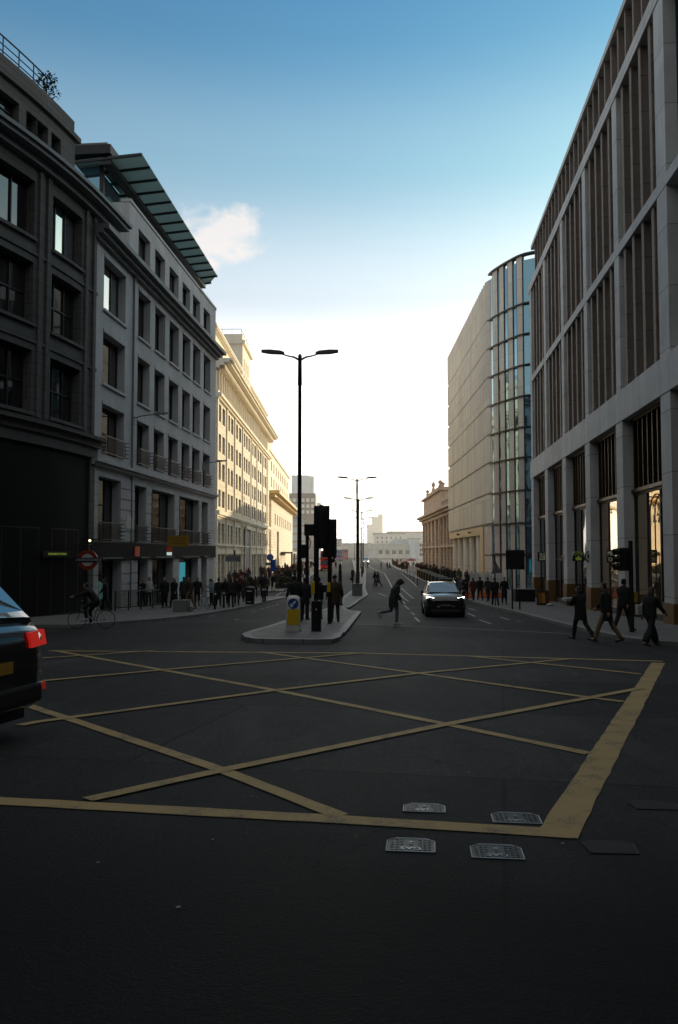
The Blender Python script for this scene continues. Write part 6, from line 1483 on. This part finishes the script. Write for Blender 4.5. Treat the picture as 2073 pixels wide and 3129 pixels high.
# -- the far crowd: each a figure of its own, made in one piece
FAR = []
def far_proto(pose, coat, cols, hood=False):
    J = skeleton(POSES[pose]); m = MB()
    for q in (body_mesh(J), coat_mesh(J, {'jacket': .12, 'parka': .3, 'long': .5}[coat], 1.0, hood), trouser_mesh(J), shoe_mesh(J, 'L'), shoe_mesh(J, 'R'), hair_mesh(J)): m.add(q.v, q.f)
    me = remesh(m, 'far_person', .034, 1)
    for k in cols: me.materials.append(M[k])
    zc, zh, zt = J['neck'].z, J['head'].z, J['hip'].z-{'jacket': .12, 'parka': .3, 'long': .5}[coat]
    for p in me.polygons:
        z = p.center.z; p.use_smooth = True
        p.material_index = 3 if z > zh+.05 or (z > zc and p.center.y < J['head'].y-.03) else (0 if z > zc+.03 else (1 if z > zt else 2))
    return me
for i, (po, co, c1, c2) in enumerate((('stand','parka','cl_black','cl_black'), ('stroll','jacket','cl_charcoal','cl_navy'), ('stride','long','cl_black','cl_charcoal'), ('stand','jacket','cl_maroon','cl_black'), ('stroll','parka','cl_olive','cl_black'), ('stride','jacket','cl_grey','cl_denim'), ('pockets','jacket','cl_maroon','cl_black'), ('stroll','long','cl_brown','cl_black'), ('stand','jacket','cl_cream','cl_navy'))):
    FAR.append(far_proto(po, co, ['skin', c1, c2, 'hair_dark']))
def far_person(label, loc, mesh_i, group=None, rz=None):
    o = obj('person', FAR[mesh_i % len(FAR)], None, loc); o.rotation_euler = (0, 0, random.choice((0, pi))+random.gauss(0, .5) if rz is None else rz); s = random.uniform(.94, 1.06); o.scale = (s, s, s); tag(o, label, 'person', group); return o
far_person('lone figure crossing far off, right of the white lane line', put(1166, 1738), 1, rz=1.2)
far_person('left of two small figures crossing beside the far right kerb', put(1184, 1738), 0, rz=1.0)
far_person('right of two small figures crossing beside the far right kerb', put(1192, 1740), 2, rz=1.0)
far_person('small stooping figure far off beside the median lamps', put(1124, 1735), 4, rz=.6)
far_person('small figure beside the nearest red bus', put(1027, 1736), 0)
def crowd(n, poly, label, group, mats, mind=.55):
    """poly: four corners on the pavement (x, y)"""
    a, b, c, d = poly; placed = []; tries = 0
    while len(placed) < n and tries < 6000:
        tries += 1; u, v_ = random.random(), random.random(); p = (a*(1-u)+b*u)*(1-v_)+(d*(1-u)+c*u)*v_
        if any((p-q).length < mind for q in placed): continue
        placed.append(p); far_person(label, (p.x, p.y, gz(p.y)+KH), random.choice(mats), group)
V = lambda x, y: Vector((x, y))
crowd(46, (V(KR(98)+2.2, 98), V(15.8, 98), V(16.0, 150), V(KR(150)+2, 150)), 'one of the dark figures packed on the right pavement behind the security blocks', 'packed crowd on the right pavement', (0,0,1,2,2,4,7,5))
crowd(44, (V(KR(150)+.8, 150), V(KR(150)+6, 150), V(KR(255)+4, 255), V(KR(255)+.8, 255)), 'one of the tiny figures streaming along the far right side of the bridge', 'stream of people on the far right', (0,1,2,3,7,8,5,4,6))
crowd(12, (V(12.4, 72), V(15.5, 72), V(15.8, 95), V(13.4, 95)), 'one of the dark figures between the dark car and the security blocks', 'right-hand walkers behind the dark car', (0,2,1,0,5,4))
crowd(46, (V(-12.2, 84), V(KL2(84)-.7, 84), V(KL2(128)-.6, 128), V(-12.2, 128)), 'one of the figures packed on the left pavement beyond the hedge planter', 'packed crowd on the left pavement', (0,1,2,0,3,4,7,6))
crowd(34, (V(-12, 128), V(KL2(128)-.5, 128), V(KL2(210)-.5, 210), V(-11, 210)), 'one of the tiny figures far along the sunlit left pavement', 'far crowd on the left pavement', (0,1,3,2,8,6,7))
# ------------------------------------------------------------------ sky, sun, camera
SUN_AZ, SUN_EL = radians(39.0), radians(6.5)      # azimuth from the view axis towards the right
w = bpy.data.worlds.new('World'); SC.world = w; w.use_nodes = True
nt = w.node_tree; nt.nodes.clear()
out = node(nt, 'ShaderNodeOutputWorld'); bg = node(nt, 'ShaderNodeBackground'); bg.inputs['Strength'].default_value = .15
sky = node(nt, 'ShaderNodeTexSky', sky_type='NISHITA'); sky.sun_disc = False
sky.sun_elevation = SUN_EL; sky.sun_rotation = SUN_AZ; sky.altitude = 20; sky.air_density = 1.0; sky.dust_density = 1.6; sky.ozone_density = 2.2
v = node(nt, 'ShaderNodeTexCoord').outputs['Generated']
def dirv(px, py):
    a = Vector(ray(px, py)); return a.normalized()
def near(c, r0, r1):
    d = node(nt, 'ShaderNodeVectorMath', operation='DISTANCE'); lnk(nt, v, d.inputs[0]); d.inputs[1].default_value = c
    return d.outputs['Value']
# one small cumulus
c1 = dirv(664, 738)
def puff(c, rx, rz, gain):
    s = node(nt, 'ShaderNodeVectorMath', operation='SUBTRACT'); lnk(nt, v, s.inputs[0]); s.inputs[1].default_value = c
    m_ = node(nt, 'ShaderNodeVectorMath', operation='MULTIPLY'); lnk(nt, s.outputs[0], m_.inputs[0]); m_.inputs[1].default_value = (1/rx, 1/rx*.5, 1/rz)
    l = node(nt, 'ShaderNodeVectorMath', operation='LENGTH'); lnk(nt, m_.outputs[0], l.inputs[0])
    return mathn(nt, 'SUBTRACT', 1.0, l.outputs['Value'])
n1 = noise(nt, scaled(nt, v, (1,1,1.4)), 26, 6, .6)
sh = mathn(nt, 'MAXIMUM', puff(c1, .058, .040, 1), mathn(nt, 'MAXIMUM', puff(dirv(725, 685), .035, .022, 1), puff(dirv(640, 800), .030, .018, 1)))
cum = ramp(nt, mathn(nt, 'ADD', sh, mathn(nt, 'MULTIPLY', mathn(nt, 'SUBTRACT', n1, .5), 1.9)), .08, .62)
# thin stratus low over the bridge
n2 = noise(nt, scaled(nt, v, (2.4, 2.4, 30)), 1.0, 6, .6)
sx = node(nt, 'ShaderNodeSeparateXYZ'); lnk(nt, v, sx.inputs[0])
band = mathn(nt, 'MULTIPLY', ramp(nt, sx.outputs[2], .02, .06), ramp(nt, sx.outputs[2], .15, .24, (1,1,1), (0,0,0)))
strat = mathn(nt, 'MULTIPLY', ramp(nt, n2, .46, .64), band)
colr = sky.outputs[0]
gr = node(nt, 'ShaderNodeValToRGB'); e = gr.color_ramp.elements
e[0].position = .28; e[0].color = (.53, .64, .70, 1); e[1].position = .58; e[1].color = (.34, .75, .88, 1); q = e.new(.44); q.color = (.47, .84, .83, 1)
lnk(nt, sx.outputs[2], gr.inputs[0]); tint = mixc(nt, 1.0, mixc(nt, 1.0, colr, gr.outputs[0], 'MULTIPLY'), mixc(nt, 0.0, (2,2,2), (2,2,2)), 'MULTIPLY')
# grey veil added to the unseen sky overhead and behind, for neutral fill light
dv = node(nt, 'ShaderNodeVectorMath', operation='DOT_PRODUCT'); lnk(nt, v, dv.inputs[0]); dv.inputs[1].default_value = (0, 1, 0)
veil = mathn(nt, 'MAXIMUM', ramp(nt, sx.outputs[2], .60, .78), ramp(nt, mathn(nt, 'ADD', mathn(nt, 'MULTIPLY', dv.outputs['Value'], -.5), .5), .40, .62))
tint = mixc(nt, veil, tint, (3.1, 3.3, 3.4))
# bright winter haze low in the sky, strongest on the sun's side
dt = node(nt, 'ShaderNodeVectorMath', operation='DOT_PRODUCT'); lnk(nt, v, dt.inputs[0]); dt.inputs[1].default_value = (sin(radians(14)), cos(radians(14)), 0)
side = ramp(nt, dt.outputs['Value'], -.40, .40, (.03,.03,.03), (1,1,1))
hz = node(nt, 'ShaderNodeValToRGB'); hz.color_ramp.interpolation = 'EASE'; e = hz.color_ramp.elements
e[0].position = .0; e[0].color = (1,1,1,1); e[1].position = .66; e[1].color = (0,0,0,1)
for p_, v_ in ((.10, .86), (.20, .46), (.31, .145), (.45, .047), (.56, .010)):
    q = e.new(p_); q.color = (v_, v_, v_, 1)
lnk(nt, sx.outputs[2], hz.inputs[0])
haze = mathn(nt, 'MULTIPLY', hz.outputs[0], side)
tint = mixc(nt, haze, tint, (23, 20.8, 18.4))
tint = mixc(nt, mathn(nt, 'MULTIPLY', strat, .92), tint, (5.9, 5.55, 5.35))
tint = mixc(nt, mathn(nt, 'MULTIPLY', cum, .8), tint, (6.6, 6.15, 5.9))
lnk(nt, tint, bg.inputs['Color']); lnk(nt, bg.outputs[0], out.inputs['Surface'])
sl = bpy.data.lights.new('sun', 'SUN'); sl.energy = 5.0; sl.angle = radians(.5); sl.color = (1.0, .80, .50)
so = bpy.data.objects.new('sun', sl); COL.objects.link(so)
sd = Vector((sin(SUN_AZ)*cos(SUN_EL), cos(SUN_AZ)*cos(SUN_EL), sin(SUN_EL)))
so.rotation_euler = (-sd).to_track_quat('-Z', 'Y').to_euler(); so.location = (60, 120, 60)
cam = bpy.data.cameras.new('camera'); cam.sensor_fit = 'VERTICAL'; cam.sensor_height = 36; cam.sensor_width = 24; cam.lens = F/3129*36; cam.clip_end = 12000; cam.clip_start = .1
co = bpy.data.objects.new('camera', cam); COL.objects.link(co); co.location = (0, 0, EZ); co.rotation_euler = (pi/2+TILT, 0, 0)
SC.camera = co
SC.render.engine = 'CYCLES'; SC.view_settings.view_transform = 'Standard'; SC.view_settings.look = 'None'; SC.view_settings.exposure = 0
SC.cycles.max_bounces = 6; SC.cycles.diffuse_bounces = 4; SC.cycles.glossy_bounces = 4; SC.cycles.caustics_reflective = False; SC.cycles.caustics_refractive = False
SC.cycles.use_denoising = True; SC.cycles.sample_clamp_indirect = 4

# low sunlit haze hanging over the river at the far end of the bridge
hz_m = bpy.data.materials.new('river_haze'); hz_m.use_nodes = True; t_ = hz_m.node_tree; t_.nodes.clear()
o_ = node(t_, 'ShaderNodeOutputMaterial'); vs_ = node(t_, 'ShaderNodeVolumeScatter'); vs_.inputs['Density'].default_value = .0007; vs_.inputs['Anisotropy'].default_value = .55; vs_.inputs['Color'].default_value = (1, .97, .92, 1)
lnk(t_, vs_.outputs[0], o_.inputs['Volume']); M['haze'] = hz_m
m = MB(); m.box(-260, 260, 225, 1050, -9, 110); m.build('haze', 'haze', None, 'stuff')
SC.cycles.volume_bounces = 1; SC.cycles.volume_step_rate = 4; SC.cycles.volume_max_steps = 64
